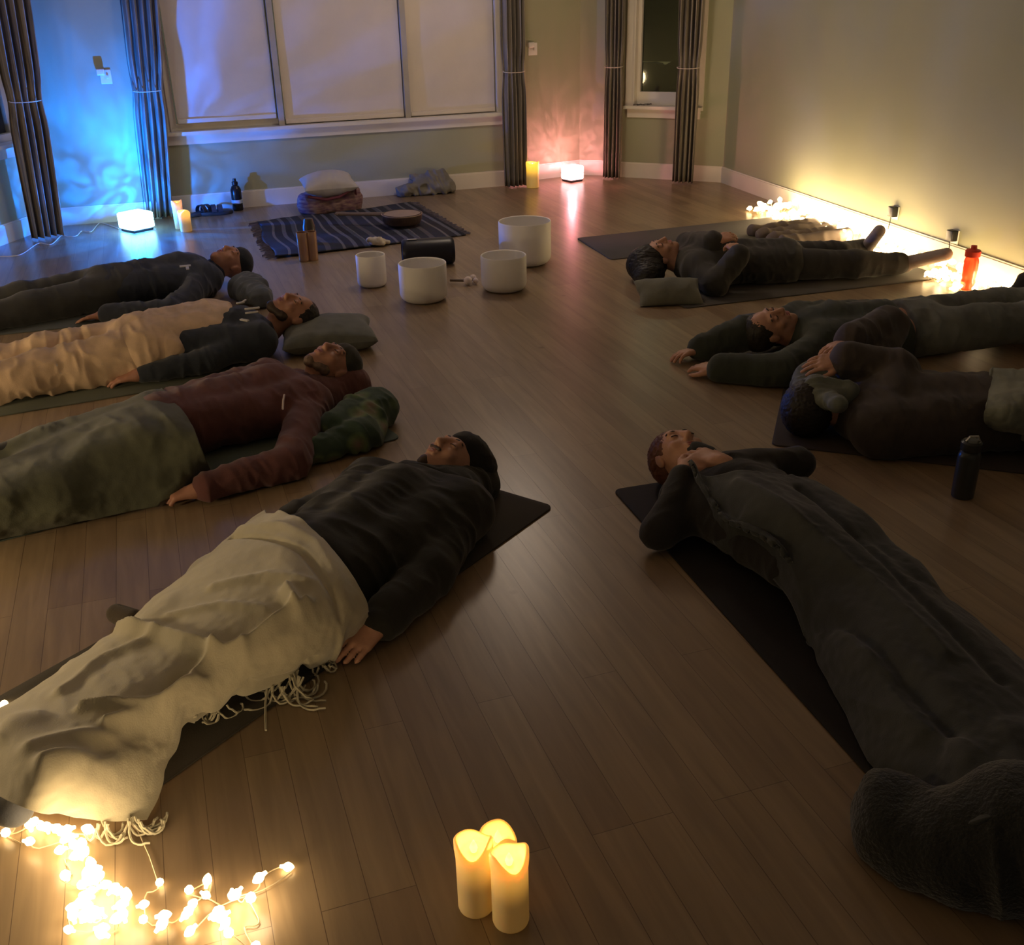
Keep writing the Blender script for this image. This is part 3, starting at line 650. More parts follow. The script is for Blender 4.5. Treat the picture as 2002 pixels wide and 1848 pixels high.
def hand_sdf(S,W,d,nrm,curl=.35,sgn=1,sc=1.,spread=.18):
    """W wrist, d finger direction, nrm back-of-hand direction, sgn side the thumb leaves from"""
    d=nz(d);nrm=nz(nrm-d*(nrm@d));s=np.cross(d,nrm)*sgn
    S.cap(W-d*.02,W+d*.02,.026*sc,.026*sc,k=.02)
    fs=[(.031,.088,.07),(.0105,.094,.079),(-.010,.09,.073),(-.03,.08,.058)]
    for y,x,l in fs:
        K=W+(d*x+s*y)*sc;S.cap(W+(d*.012+s*y*.6)*sc,K,.0155*sc,.0115*sc,k=.014)
    for y,x,l in fs:
        K=W+(d*x+s*y)*sc;D=nz(d+s*y*spread*30*.35);p=K;ang=curl*.5;r=.0093*sc
        for q,fr_ in enumerate((.45,.31,.24)):
            dd=D*math.cos(ang)-nrm*math.sin(ang);p2=p+dd*l*fr_*sc;S.cap(p,p2,r,r*.9,k=.0035);p=p2;r*=.9;ang+=curl*.75
    T0=W+(d*.022+s*.024-nrm*.006)*sc;T1=T0+(d*.035+s*.026-nrm*.008)*sc;T2=T1+(d*.03+s*.010-nrm*.006)*sc;T3=T2+(d*.022+s*.002-nrm*.006)*sc
    S.cap(T0,T1,.015*sc,.012*sc,k=.012);S.cap(T1,T2,.0115*sc,.0105*sc,k=.004);S.cap(T2,T3,.0105*sc,.009*sc,k=.004)
def person(name,label,H,u,near,far,skin,top,legs=None,h=.005,fold=.006,neck_drop=.0,tilt=V(0,0,1),crown=None,seed=1,bottom=None,ll=.0,z0=.007,curls=(.35,.35),nrms=None,thumbs=(1,-1),inflate=.018,socks=None,tfold=.006,collar=None,wide=1.,hsc=1.,pz=0.,leg_spread=1.,cutp=None,cutb=None,face=True,pvo=None):
    """H head centre, u unit direction head->feet, near/far=(elbow,wrist,fingertip); returns world vert lists"""
    u=nz(V(u[0],u[1],0));lat=V(-u[1],u[0],0)
    if lat[1]>0: lat=-lat                       # lat points to the camera side
    base=V(H[0]+u[0]*.7,H[1]+u[1]*.7,0);t=thing(name,label,'person',base,'people lying down')
    up=V(0,0,1);cr=-u if crown is None else nz(crown)
    N_=H+u*.135;N_=V(N_[0],N_[1],.085);ch=H+u*.30;ch=V(ch[0],ch[1],.10);wa=H+u*.52;wa=V(wa[0],wa[1],.10);pv=H+u*.74;pv=V(pv[0],pv[1],.10+pz)
    if pvo is not None: pv=V(pvo[0],pvo[1],.10)
    sh=[V(*(H+u*.215+lat*.165*s*wide)[:2],.095) for s in(1,-1)];hp=[V(*(pv+lat*.085*s)[:2],.10) for s in(1,-1)]
    if legs is None:
        legs=[]
        for s in(1,-1):
            k_=pv+u*.42+lat*s*(.12*leg_spread);a_=pv+u*.83+lat*s*(.16*leg_spread);legs.append((V(k_[0],k_[1],.085),V(a_[0],a_[1],.055),V(*(a_+u*.05+lat*s*.09)[:2],.22)))
    arms=[near,far];A=[]
    for i,(a,s) in enumerate(zip(arms,(1,-1))):
        if a is None:
            e_=sh[i]+u*.27+lat*s*.09;w_=e_+u*.24+lat*s*.02;a=(V(e_[0],e_[1],.06),V(w_[0],w_[1],.04),w_+u*.16)
        A.append([V(*q) for q in a])
    def limbs(S,inf,arm_end=1.,leg=True,arm=True,k=.035):
        S.cap(sh[0],sh[1],.07+inf,k=k);S.cap(N_+u*.05,ch,.07+inf,.105+inf,k=k,flat=1.05)
        for i in(0,1): S.cap(sh[i]+u*.05-lat*(1,-1)[i]*.03,hp[i],.085+inf,.085+inf,k=k,flat=1.08)
        S.cap(ch,wa,.108+inf,.095+inf,k=k);S.cap(wa,pv,.095+inf,.10+inf,k=k)
        if arm:
            for i in(0,1):
                e_,w_,_=A[i];we=e_+(w_-e_)*arm_end;S.cap(sh[i],e_,.052+inf,.041+inf*1.1,k=.03);S.cap(e_,we,.041+inf*1.1,.027+inf*1.15 if arm_end<.99 else .025+inf,k=.015)
        if leg:
            for i in(0,1):
                k_,a_,_=legs[i];S.cap(hp[i],k_,.085+inf,.057+inf,k=k);S.cap(k_,a_,.057+inf,.038+inf,k=.03)
    # --- body
    S=SDF();S.floor=z0;limbs(S,0);S.cap(H+u*.07-up*.03,N_,.052,.058,k=.03)
    q,AX=head_sdf(S,H,cr,tilt,hsc)
    for i in(0,1):
        e_,w_,tp=A[i];n_=(nrms[i] if nrms else up);hand_sdf(S,w_,tp-w_,n_,curls[i],thumbs[i]);k_,a_,to=legs[i]
        S.cap(a_,a_-up*.015+(a_-k_)*.06,.036,.034,k=.02);S.cap(a_+(a_-k_)*.05,to,.035,.03,k=.02)
    v,f=S.mesh(h);body=mkobj('body',v,f,skin,t);out=[v]
    if face:
        Q=lambda s,c_,f_:H+(AX[0]*s+AX[1]*c_+AX[2]*f_)*hsc
        for s in(-1,1):
            MB().tube([Q(s*x,.029-.9*(x-.03)**2*8,.083-.9*(x-.012)**2*9) for x in(.012,.022,.032,.042,.05)],[.003,.0048,.005,.004,.002],6).build('eyebrow',M['brow'],t)
            MB().tube([Q(s*x,-.003+((x-.031)/.013)**2*.003,.0868-((x-.031)/.013)**2*.006) for x in(.018,.023,.031,.039,.044)],.0018,5).build('eyelashes',M['brow'],t)
        MB().tube([Q(x,-.0585-abs(x)*.08,.0853-x*x*14) for x in(-.022,-.011,0,.011,.022)],[.002,.0045,.004,.0045,.002],6).build('upper_lip',M['lip'],t)
        MB().tube([Q(x,-.0700+abs(x)*.1,.0848-x*x*14) for x in(-.021,-.011,0,.011,.021)],[.002,.005,.0058,.005,.002],6).build('lower_lip',M['lip'],t)
    # --- top garment
    S=SDF();S.floor=z0+.002;limbs(S,inflate,.93,leg=False);
    if collar: S.cap(N_+u*.02,N_-u*.02+up*.01,.07,.068,k=.02)
    if cutp is not None: S.cap(cutp+u*.8,cutp+u*.81,.8,k=.02,neg=True)
    v,f=S.mesh(max(h,.006));v=folds(v,f,u,fold,.07,2.5,seed);v[:,2]=np.maximum(v[:,2],z0+.001);topo=mkobj('sweater' if not collar else 'hoodie',v,f,top,t);out.append(v)
    if bottom is not None:
        S=SDF();S.floor=z0+.002
        for i in(0,1):
            k_,a_,to=legs[i];S.cap(hp[i]-u*.10,k_,.098+ll,.078+ll,k=.04);S.cap(k_,a_-(a_-k_)*.08,.078+ll,.062+ll,k=.03)
        S.cap(pv-u*.13,pv,.122+ll*.6*(ll<0),.12+ll,k=.04)
        if cutb is not None: S.cap(cutb-u*.8,cutb-u*.81,.8,k=.02,neg=True)
        v,f=S.mesh(.007);v=folds(v,f,u,tfold,.09,2.2,seed+3);v[:,2]=np.maximum(v[:,2],z0+.001);mkobj('trousers',v,f,bottom,t);out.append(v)
    if socks is not None:
        S=SDF();S.floor=z0
        for i in(0,1):
            k_,a_,to=legs[i];S.cap(a_-(a_-k_)*.12,a_-up*.015+(a_-k_)*.06,.048,.041,k=.02);S.cap(a_+(a_-k_)*.05,to,.041,.036,k=.02)
        v,f=S.mesh(.006);mkobj('socks',v,f,socks,t);out.append(v)
    return t,q,AX,out,dict(N=N_,sh=sh,pv=pv,u=u,lat=lat,H=H,A=A,legs=legs)
def part_sdf(name,prims,m,t,h=.005,fold=0,u=V(1,0,0),wl=.03,seed=3,floor=.004,stretch=2.,hair=0):
    S=SDF();S.floor=floor
    for p_ in prims: (S.cap if p_[0]=='c' else S.ell)(*p_[1:-1],**p_[-1])
    v,f=S.mesh(h)
    if fold: v=folds(v,f,u,fold,wl,stretch,seed)
    v[:,2]=np.maximum(v[:,2],floor);return mkobj(name,v,f,m,t),v
def hair(t,q,AX,m,r=(.086,.092,.1),c=(0,.036,-.034),name='hair',fold=.003,extra=(),sc=1.,seed=4,cut=True,face_r=(.058,.085,.06),face_c=(0,-.03,.085),wl=.018):
    S=SDF();S.floor=.006;S.ell(q(*c),AX,[x*sc for x in r])
    for e in extra: S.cap(*e[:2],**e[2])
    if cut: S.ell(q(*face_c),AX,face_r,k=.012,neg=True)
    v,f=S.mesh(.0055);v=folds(v,f,AX[1],fold,wl,.5 if name=='hair' else 2.,seed);v[:,2]=np.maximum(v[:,2],.007);return mkobj(name,v,f,m,t)
def fab(n,c,**k): 
    d=dict(rough=.92,var=.12,vs=12,bump=.35,bs=250,sheen=.15);d.update(k);return mat(n,c,**d)
hairm=lambda n,c:mat(n,c,.55,var=.3,vs=40,bump=.6,bs=120,stretch=(1,1,1))
UP=V(0,0,1)
M['brow']=hairm('brow_hair',(.03,.018,.012));M['lip']=mat('lip_skin',(.36,.13,.11),.45,var=.05)
# ---- P1
H=P(452,512,.135);u=V(-.84,-.54,0)
t,q,AX,o1,J=person('person','person in a dark navy jacket nearest the blue lamp, head on a grey bundle',H,u,(P(335,610,.05),P(205,615,.045),P(140,628,.02)),None,M['skin_dark'],fab('navy_jacket',(.022,.028,.045)),h=.006,bottom=fab('charcoal_trousers',(.035,.036,.035)),seed=2,curls=(.25,.3),nrms=(V(0,.3,1),UP),thumbs=(1,-1),collar=True,tilt=V(.15,-.25,1),inflate=.025,fold=.01,ll=.01)
part_sdf('beanie',[('e',q(0,.062,-.015),AX,(.083,.072,.095),{})],fab('navy_beanie',(.02,.025,.035)),t,fold=.002)
mb=MB();p0=P(362,520,.235);mb.box(p0,(nz(V(.9,.3,0)),V(-.3,.9,.1),UP),(.03,.008,.003));mb.box(p0+V(.02,-.03,-.004),(V(.3,-.9,0),V(.9,.3,0),UP),(.03,.008,.003));mb.build('jacket_emblem',mat('white_print',(.5,.5,.55),.8,var=.05),t)
o=P(487,572,.05);S=SDF();S.floor=.004;e=nz(V(.6,-.8,0));S.cap(o-e*.13,o+e*.14+V(0,.0,0),.075,.07,k=.03);S.cap(o-e*.1+V(.03,.06,.03),o+e*.05+V(.02,.1,.02),.05,k=.03);v,f=S.mesh(.007);v=folds(v,f,e,.016,.06,3,5);v[:,2]=np.maximum(v[:,2],.008)
tag(mkobj('bundled_sweater',v,f,fab('slate_knit',(.10,.115,.13))),'grey bundled sweater under the head of the person by the blue lamp','sweater')
# ---- P2
H=P(574,610,.165);u=V(-.9,-.43,0)
t,q,AX,o2,J=person('person','person in beige trousers and dark printed shirt, head on a grey pillow',H,u,(P(405,705,.07),P(272,733,.05),P(198,748,.03)),None,M['skin_dark'],fab('dark_navy_shirt',(.02,.026,.036)),h=.005,bottom=fab('beige_trousers',(.62,.45,.30),sheen=0),seed=5,curls=(.5,.3),collar=None,tilt=V(0,-.35,1),inflate=.015,fold=.008,tfold=.019,ll=.03,pz=.01)
hair(t,q,AX,hairm('dark_hair',(.02,.015,.012)))
part_sdf('beard',[('c',q(-.05,-.07,.02),q(0,-.105,.05),.026,.024,dict(k=.02)),('c',q(.05,-.07,.02),q(0,-.105,.05),.026,.024,dict(k=.02))],hairm('beard_hair',(.05,.03,.02)),t,fold=.003)
# waistband overlap: trousers cover the shirt hem up to px 415
wq=P(425,640,.10);S=SDF();S.floor=.009;lt=J['lat'];uu=J['u']
S.cap(wq+lt*.12-V(0,0,.01),J['pv']+lt*.1,.142,.132,k=.05);S.cap(wq-lt*.09+uu*.07-V(0,0,.01),J['pv']-lt*.1,.118,.128,k=.05)
S.cap(wq,J['pv'],.140,.14,k=.05);S.cap(wq-uu*.72+uu*-.03+lt*.1,wq-uu*.73+lt*.1,.66,k=.02,neg=True);v,f=S.mesh(.007);v=folds(v,f,J['u'],.013,.09,2.2,8);v[:,2]=np.maximum(v[:,2],.009);mkobj('trouser_waist',v,f,bpy.data.materials['beige_trousers'],t)
mb=MB();wm=mat('white_print_shirt',(.55,.53,.5),.8,var=.1)
for (x,y,z,dx,dy,l,w) in ((493,603,.255,.9,.3,.035,.007),(492,611,.25,.9,.35,.03,.005),(478,626,.235,.8,-.5,.025,.008),(470,592,.25,.6,.4,.02,.008),(478,588,.25,.2,.9,.015,.005)):
    MB().box(P(x,y,z),(nz(V(dx,dy,0)),nz(V(-dy,dx,0)),UP),(l,w,.004),.003).build('shirt_print',wm,t)
tag(pillow('grey_pillow',P(640,652,.055),V(.85,.2,0),V(-.2,.85,0),.46,.40,.16,fab('sage_pillow',(.14,.15,.13)),None,.008,.006,puff=.38),'grey green pillow under the head of the person in beige trousers','pillow')
# ---- P3
H=P(650,714,.165);u=V(-.78,-.62,0)
t,q,AX,o3,J=person('person','person in a maroon hoodie lying under an olive blanket',H,u,(P(568,905,.055),P(390,958,.045),P(322,972,.03)),None,M['skin_dark'],fab('maroon_hoodie',(.13,.05,.045)),h=.0045,ll=-.008,tfold=.003,bottom=fab('plain_dark_trousers',(.02,.019,.018)),seed=9,curls=(1.5,.3),collar=True,tilt=V(-.05,-.3,1),inflate=.024,fold=.010,wide=1.08)
part_sdf('beanie',[('e',q(0,.06,-.015),AX,(.084,.074,.096),{})],fab('dark_olive_beanie',(.04,.038,.028)),t,fold=.002)
part_sdf('beard',[('c',q(-.05,-.07,.02),q(0,-.108,.05),.025,.022,dict(k=.02)),('c',q(.05,-.07,.02),q(0,-.108,.05),.025,.022,dict(k=.02))],hairm('grey_beard',(.16,.10,.07)),t,fold=.003)
l=J['lat'];hd,_=part_sdf('hood',[('c',q(-.06,.06,-.08),q(.06,.06,-.08),.075,.075,dict(k=.04)),('c',q(0,.05,-.1)+l*.06,J['N']+l*.08+V(0,0,-.02),.07,.075,dict(k=.05)),('c',J['N']+l*.06,J['N']-l*.08,.075,.07,dict(k=.05)),('e',q(0,-.01,.06),AX,(.07,.12,.1),dict(k=.02,neg=True))],bpy.data.materials['maroon_hoodie'],t,.006,.006,J['u'],.05)
MB().tube([P(556,772,.225),P(554,782,.222),P(553,800,.216)],.004,5).build('drawstring',mat('cream_drawstring',(.5,.4,.34),.7,var=.05),t)
# floral cushion under P3
def floral():
    m=fab('leafy_green_print',(.10,.14,.07));N=m.node_tree.nodes;L=m.node_tree.links;b=N['Principled BSDF'];tc=N.new('ShaderNodeTexCoord');v=N.new('ShaderNodeTexVoronoi');v.inputs['Scale'].default_value=9;L.new(tc.outputs['Object'],v.inputs[0])
    r=N.new('ShaderNodeValToRGB');r.color_ramp.elements[0].position=.0;r.color_ramp.elements[0].color=(.20,.13,.10,1);r.color_ramp.elements[1].position=.45;r.color_ramp.elements[1].color=(.04,.07,.045,1);e_=r.color_ramp.elements.new(.3);e_.color=(.11,.16,.07,1);L.new(v.outputs['Distance'],r.inputs[0]);L.new(r.outputs[0],b.inputs['Base Color']);return m
fm=floral()
S=SDF();S.floor=.008;a=P(640,860,.03);b_=P(735,800,.06);S.cap(P(670,840,.05),b_,.07,.085,k=.04);S.cap(P(600,890,.03),P(700,855,.05),.05,.07,k=.04);S.cap(P(735,800,.06),P(715,850,.04),.07,.07,k=.03);S.cap(P(700,790,.09),P(655,830,.08),.05,k=.03)
v,f=S.mesh(.006);v=folds(v,f,V(.7,.7,.2),.014,.07,2.5,15);v[:,2]=np.maximum(v[:,2],.008)
tag(mkobj('patterned_cushion',v,f,fm),'green leafy patterned cloth cushion under the maroon hood','cushion')
rows=[[(296,775,.05),(320,772,.17),(365,810,.235),(395,880,.17),(415,930,.02)],
[(215,800,.03),(235,793,.17),(285,830,.245),(325,905,.14),(345,978,.014)],
[(110,848,.03),(130,836,.15),(175,872,.21),(220,945,.11),(250,1001,.014)],
[(20,905,.03),(40,885,.15),(80,925,.19),(130,985,.1),(155,1020,.014)],
[(-80,940,.03),(-60,925,.14),(-20,965,.18),(30,1015,.09),(60,1040,.014)],
[(-190,985,.03),(-170,970,.12),(-130,1010,.16),(-80,1050,.08),(-50,1068,.014)]]
o,_=sheet('olive_blanket',rows,fab('olive_wool',(.09,.095,.06)),support=[v for v in o3[:1]]and[o3[0][o3[0][:,2]<.3]],amp=.012,wl=.12,stretch=2,u=u,seed=6)
tag(o,'olive green blanket over the legs of the person in the maroon hoodie','blanket')
# ---- P4
H=P(882,905,.135);u=V(-.5,-.866,0)
t,q,AX,o4,J=person('person','person in black hoodie and beanie lying under the cream fringed blanket',H,u,(P(838,1125,.055),P(742,1218,.055),P(664,1292,.02)),None,M['skin'],fab('black_hoodie',(.016,.015,.009)),h=.0042,ll=-.008,tfold=.003,bottom=fab('plain_dark_trousers',(.02,.019,.018)),seed=19,curls=(.22,.3),nrms=(V(.1,-.25,1),UP),thumbs=(1,1),collar=True,tilt=V(-.12,-.12,1),inflate=.028,fold=.009,crown=V(.75,.65,.15),hsc=1.,wide=1.1,legs=[(P(450,1270,.09),P(165,1480,.055),P(120,1500,.15)),(P(375,1225,.09),P(95,1430,.055),P(45,1440,.16))])
part_sdf('beanie',[('e',q(0,.068,-.02),AX,(.086,.08,.1),dict(k=.02)),('c',q(-.03,.075,-.05),q(.03,.075,-.05),.075,.075,dict(k=.03))],fab('black_beanie',(.014,.012,.010)),t,fold=.003)
part_sdf('beard',[('c',q(-.055,-.07,.0),q(0,-.103,.055),.021,.02,dict(k=.02)),('c',q(.055,-.07,.0),q(0,-.103,.055),.021,.02,dict(k=.02)),('c',q(-.02,-.05,.085),q(.02,-.05,.085),.006,.006,dict(k=.006))],hairm('brown_beard',(.07,.04,.025)),t,fold=.003,h=.0035)
part_sdf('hood',[('c',q(0,.03,-.09)+J['lat']*.05,J['N']+J['lat']*.08,.085,.085,dict(k=.05)),('c',J['N']-J['lat']*.09,J['N']+J['lat']*.09,.085,.085,dict(k=.05)),('c',q(0,.07,-.1),q(0,.0,-.11),.085,.085,dict(k=.05)),('c',q(0,-.15,.01),q(0,-.14,.02)+J['lat']*.04,.05,.05,dict(k=.04)),('e',q(0,-.02,.07),AX,(.066,.1,.085),dict(k=.02,neg=True))],bpy.data.materials['black_hoodie'],t,.006,.006,J['u'],.05)
S=SDF();S.floor=.004;a=P(228,1200,.035);b_=P(262,1215,.035);S.cap(a,b_,.028,.034,k=.02);v,f=S.mesh(.006);mkobj('glove',v,f,fab('dark_glove',(.05,.035,.02)),t)
rows=[[(522,1016,.04),(524,1004,.15),(590,1018,.235),(668,1095,.245),(716,1172,.17),(722,1212,.075)],
[(463,1052,.03),(468,1038,.16),(545,1070,.25),(630,1150,.25),(668,1230,.15),(650,1288,.02)],
[(396,1108,.02),(402,1093,.16),(490,1140,.235),(570,1215,.22),(612,1275,.12),(610,1308,.016)],
[(310,1178,.02),(318,1160,.14),(410,1215,.21),(480,1280,.18),(530,1325,.09),(560,1335,.03)],
[(236,1240,.02),(246,1222,.12),(335,1280,.19),(405,1335,.15),(455,1370,.07),(478,1365,.02)],
[(136,1310,.015),(146,1292,.12),(240,1350,.19),(320,1400,.13),(365,1430,.06),(396,1430,.016)],
[(36,1380,.015),(46,1364,.12),(150,1425,.2),(240,1470,.13),(300,1500,.06),(338,1498,.014)],
[(-50,1440,.015),(-40,1420,.12),(70,1490,.22),(170,1530,.15),(250,1560,.06),(308,1565,.014)],
[(-95,1560,.015),(-60,1530,.06),(35,1575,.15),(120,1600,.09),(215,1608,.03),(288,1600,.014)]]
CB=fab('cream_wool',(.50,.46,.33),sheen=.4,var=.05)
tb=thing('cream_blanket','cream fringed wool blanket draped over the person in the black hoodie','blanket',P(300,1350)*V(1,1,0))
rid=[([(236,1236,.12),(300,1250,.15),(370,1278,.17),(430,1308,.15),(485,1340,.09)],.034,.016),([(590,1312,.05),(520,1335,.07),(440,1370,.08),(350,1392,.12),(250,1400,.16),(165,1396,.17)],.026,.013),([(440,1378,.04),(330,1412,.11),(215,1432,.16)],.022,.012),([(400,1425,.03),(310,1485,.07),(210,1510,.13),(100,1530,.17)],.026,.022),([(120,1350,.16),(200,1300,.14),(300,1262,.15)],.016,.02),
([(452,1042,.17),(530,1052,.23),(592,1086,.25),(640,1150,.24),(666,1222,.16)],-.02,.010),([(470,1028,.17),(550,1030,.23),(620,1062,.25),(668,1140,.24),(690,1215,.15)],.014,.02),([(565,1180,.21),(592,1245,.16),(614,1300,.06)],.03,.016),([(420,1150,.2),(520,1128,.24),(600,1150,.24)],.012,.018),([(330,1200,.18),(430,1180,.22),(520,1200,.22)],.010,.014),([(350,1345,.16),(420,1330,.15),(480,1342,.09)],-.016,.016),([(60,1470,.2),(130,1450,.19),(230,1470,.13)],.014,.02)]
o,G4=sheet('blanket_cloth',rows,CB,tb,nu=230,nv=150,support=[o4[0],o4[2],o4[1][o4[1][:,2]<.3]],ridges=rid,amp=.0045,wl=.13,stretch=2.5,u=V(.8,.5,0),seed=21,thick=.006,fine=.0012)
# fringe strands along the near edge and the foot corner
mb=MB();rr=random.Random(5)
def strand(p,d,L,curl,z1=.004):
    pts=[p];q_=V(*p);a=math.atan2(d[1],d[0]);n=9
    for i in range(n):
        a+=curl/n;q_=q_+V(math.cos(a),math.sin(a),0)*L/n;zz=p[2]+(z1-p[2])*min(1,(i+1)/3.)+.008*math.sin(i*1.1)*abs(curl)/3;pts.append(V(q_[0],q_[1],max(.005,zz)))
    mb.tube(pts,[.0028]*len(pts),5)
for base,n,d0,L,c0 in (((580,1318,.05),12,V(-.1,-.9),.12,3.4),((545,1335,.04),8,V(.0,-1),.09,4.),((430,1380,.03),9,V(.5,-.7),.06,4.2),((632,1298,.02),6,V(.3,-.9),.035,4.5),((262,1600,.03),10,V(.2,-.9),.085,3.2),((205,1610,.04),6,V(-.1,-1),.07,3.6)):
    for k in range(n):
        p0=P(base[0]+rr.uniform(-14,14),base[1]+rr.uniform(-10,8),base[2]);ang=rr.uniform(-.5,.5);d=V(d0[0]*math.cos(ang)-d0[1]*math.sin(ang),d0[0]*math.sin(ang)+d0[1]*math.cos(ang))
        strand(p0,d,L*rr.uniform(.7,1.2),c0*rr.uniform(.5,1.1)*(1 if rr.random()<.6 else -1))
p0=P(522,1345,.03);mb.tube([p0,P(519,1375,.012),P(519,1400,.006),P(520,1428,.006)],.003,5)
fr4=mb.build('blanket_fringe',CB,tb);fr4['kind']='stuff'
S=SDF();S.floor=.008;S.cap(P(-20,1575,.06),P(28,1580,.07),.035,.04,k=.03);v,f=S.mesh(.006);mkobj('sock',v,f,fab('slate_sock',(.07,.075,.09)),t)
# ---- P5
H=P(1287,500,.14);u=V(.995,-.04,0)
pv=H+u*.74
t,q,AX,o5,J=person('person','person in black with hands clasped on the belly, feet towards the string lights',H,u,(P(1398,555,.07),P(1448,496,.22),P(1418,466,.275)),(P(1345,478,.14),P(1398,472,.25),P(1440,456,.285)),M['skin'],fab('black_sweater',(.035,.033,.028)),
 legs=[(V(pv[0]+.40,pv[1]-.08,.09),V(*P(1765,515,.07)),V(*P(1850,497,.16))),(V(pv[0]+.36,pv[1]+.16,.09),V(*P(1690,487,.07)),V(*P(1719,452,.25)))],h=.006,bottom=fab('black_trousers',(.035,.033,.03)),seed=31,curls=(.9,.7),nrms=(V(.2,-.5,1),V(.2,-.3,1)),tilt=V(.0,-.15,1),crown=V(-.95,-.25,0),socks=fab('grey_sock',(.36,.29,.25)),fold=.008,inflate=.03)
hair(t,q,AX,hairm('black_hair',(.016,.013,.010)),r=(.1,.12,.11),c=(0,.06,-.04),fold=.004,extra=[(q(0,.1,-.05),q(-.0,.06,-.09)+V(-.02,-.13,0),dict(ra=.08,rb=.07,k=.03)),(q(0,.1,-.05),q(.0,.02,-.08)+V(-.03,-.1,0),dict(ra=.08,rb=.08,k=.03))],wl=.03)
tag(pillow('small_pillow',P(1308,574,.05),V(1,.05,0),V(-.1,.7,.5),.36,.20,.15,fab('khaki_pillow',(.15,.15,.115)),None,.008,.004,puff=.5),'small khaki pillow beside the dark-haired head of the person with clasped hands','pillow')
# ---- P6
H=P(1503,640,.14);u=V(.995,.09,0);lt=V(.09,-.995,0);pv=H+u*.76
t,q,AX,o6,J=person('person','person in a dark sweater and jeans with both arms stretched overhead',H,u,(P(1530,727,.06),P(1402,722,.05),P(1318,706,.03)),(P(1452,652,.10),P(1368,684,.05),P(1312,696,.04)),M['skin'],fab('dark_green_sweater',(.035,.042,.03)),
 legs=[(pv+u*.42+lt*.10,pv+u*.84+lt*.12,pv+u*.92+lt*.12+V(0,0,.14)),(pv+u*.42-lt*.12,pv+u*.82-lt*.15,pv+u*.9-lt*.2+V(0,0,.14))],h=.0055,bottom=fab('blue_grey_jeans',(.16,.17,.15),var=.3,vs=6),seed=37,curls=(.55,.6),nrms=(V(0,-.2,1),V(0,.2,1)),thumbs=(-1,1),tilt=V(.1,-.4,1),crown=V(-.97,-.2,.1),fold=.008,inflate=.036,tfold=.012,ll=.015,wide=1.05,cutp=P(1738,635,.12),cutb=P(1764,635,.12))
hair(t,q,AX,hairm('brown_black_hair',(.025,.02,.014)),r=(.084,.09,.098),c=(0,.034,-.03))

# ---- P7
H=P(1590,790,.13);u=V(.995,-.06,0)
t,q,AX,o7,J=person('person','person in dark brown, both hands resting over the covered head, beside the grey bottle',H,u,(P(1752,725,.22),P(1652,703,.26),P(1578,712,.24)),(P(1735,640,.26),P(1662,668,.27),P(1592,690,.25)),M['skin'],fab('dark_brown_top',(.055,.042,.034)),h=.0048,ll=-.008,tfold=.003,bottom=fab('plain_dark_trousers',(.02,.019,.018)),seed=41,curls=(.35,.4),nrms=(V(-.3,-.5,1),V(-.3,.1,1)),thumbs=(-1,-1),tilt=V(.2,-.1,1),fold=.008,inflate=.04,wide=1.05)
hair(t,q,AX,hairm('dark_brown_hair',(.02,.015,.012)),r=(.1,.10,.115),c=(0,.02,-.02),cut=False,fold=.004)
S=SDF();S.floor=.01;S.cap(P(1596,762,.19),P(1652,768,.185),.055,.05,k=.06);S.cap(P(1575,775,.15),P(1640,790,.19),.03,.03,k=.06);S.cap(P(1585,735,.15),P(1655,740,.15),.06,.055,k=.04);S.cap(P(1590,765,.14),P(1640,770,.13),.055,.05,k=.04);S.cap(P(1575,790,.12),P(1570,750,.12),.035,.05,k=.03);v,f=S.mesh(.0055);v=folds(v,f,V(.3,1,0),.010,.05,2.5,6)
tag(mkobj('eye_cloth',v,f,fab('sage_grey_cloth',(.14,.15,.12))),'grey green folded cloth under the hands of the person in dark brown','cloth')
rows=[[(1938,757,.03),(1936,748,.17),(1930,785,.235),(1924,822,.17),(1950,858,.05),(1965,880,.016)],
[(1975,745,.03),(1975,733,.21),(1975,778,.26),(1978,830,.18),(1985,868,.06),(1995,890,.016)],
[(2030,725,.03),(2030,712,.22),(2040,770,.26),(2045,830,.16),(2050,875,.05),(2055,900,.016)],
[(2110,745,.03),(2110,730,.17),(2120,780,.2),(2120,840,.13),(2125,880,.05),(2130,905,.016)]]
sup=[np.concatenate([o7[0],o7[1]])];sup[0]=sup[0][sup[0][:,0]>P(1925,800,.1)[0]]
o,_=sheet('grey_blanket',rows,fab('grey_green_fleece',(.21,.22,.17)),nu=100,nv=90,support=sup,amp=.010,wl=.07,stretch=2,u=u,seed=14)
tag(o,'grey green blanket over the hips of the person in dark brown, at the right edge','blanket')
# ---- P8
H=P(1328,892,.13);u=V(.47,-.88,0)
t,q,AX,o8,J=person('person','person with reddish hair under the long dark blanket, wrists crossed over the chin',H,u,(P(1560,905,.09),P(1412,905,.2),P(1362,888,.2)),(P(1288,1040,.07),P(1338,925,.18),P(1385,893,.19)),M['skin'],fab('black_long_sleeve',(.016,.014,.012)),h=.0048,ll=-.008,tfold=.003,bottom=fab('plain_dark_trousers',(.02,.019,.018)),seed=51,curls=(.5,.5),nrms=(V(0,-.3,1),V(.2,-.3,1)),thumbs=(1,-1),tilt=V(.1,-.15,1),crown=V(-.35,.93,.1),fold=.006,inflate=.012,wide=.82,pvo=P(1600,1082,.1),legs=[(P(1665,1185,.09),P(1880,1480,.055),P(1900,1500,.15)),(P(1750,1160,.09),P(1960,1440,.055),P(1985,1455,.16))])
hair(t,q,AX,hairm('auburn_hair',(.12,.04,.02)),r=(.086,.094,.1),c=(0,.034,-.03),fold=.005)
part_sdf('scarf',[('c',P(1362,884,.18),P(1385,890,.18),.035,.03,dict(k=.02))],fab('charcoal_scarf',(.03,.03,.03)),t,fold=.004)
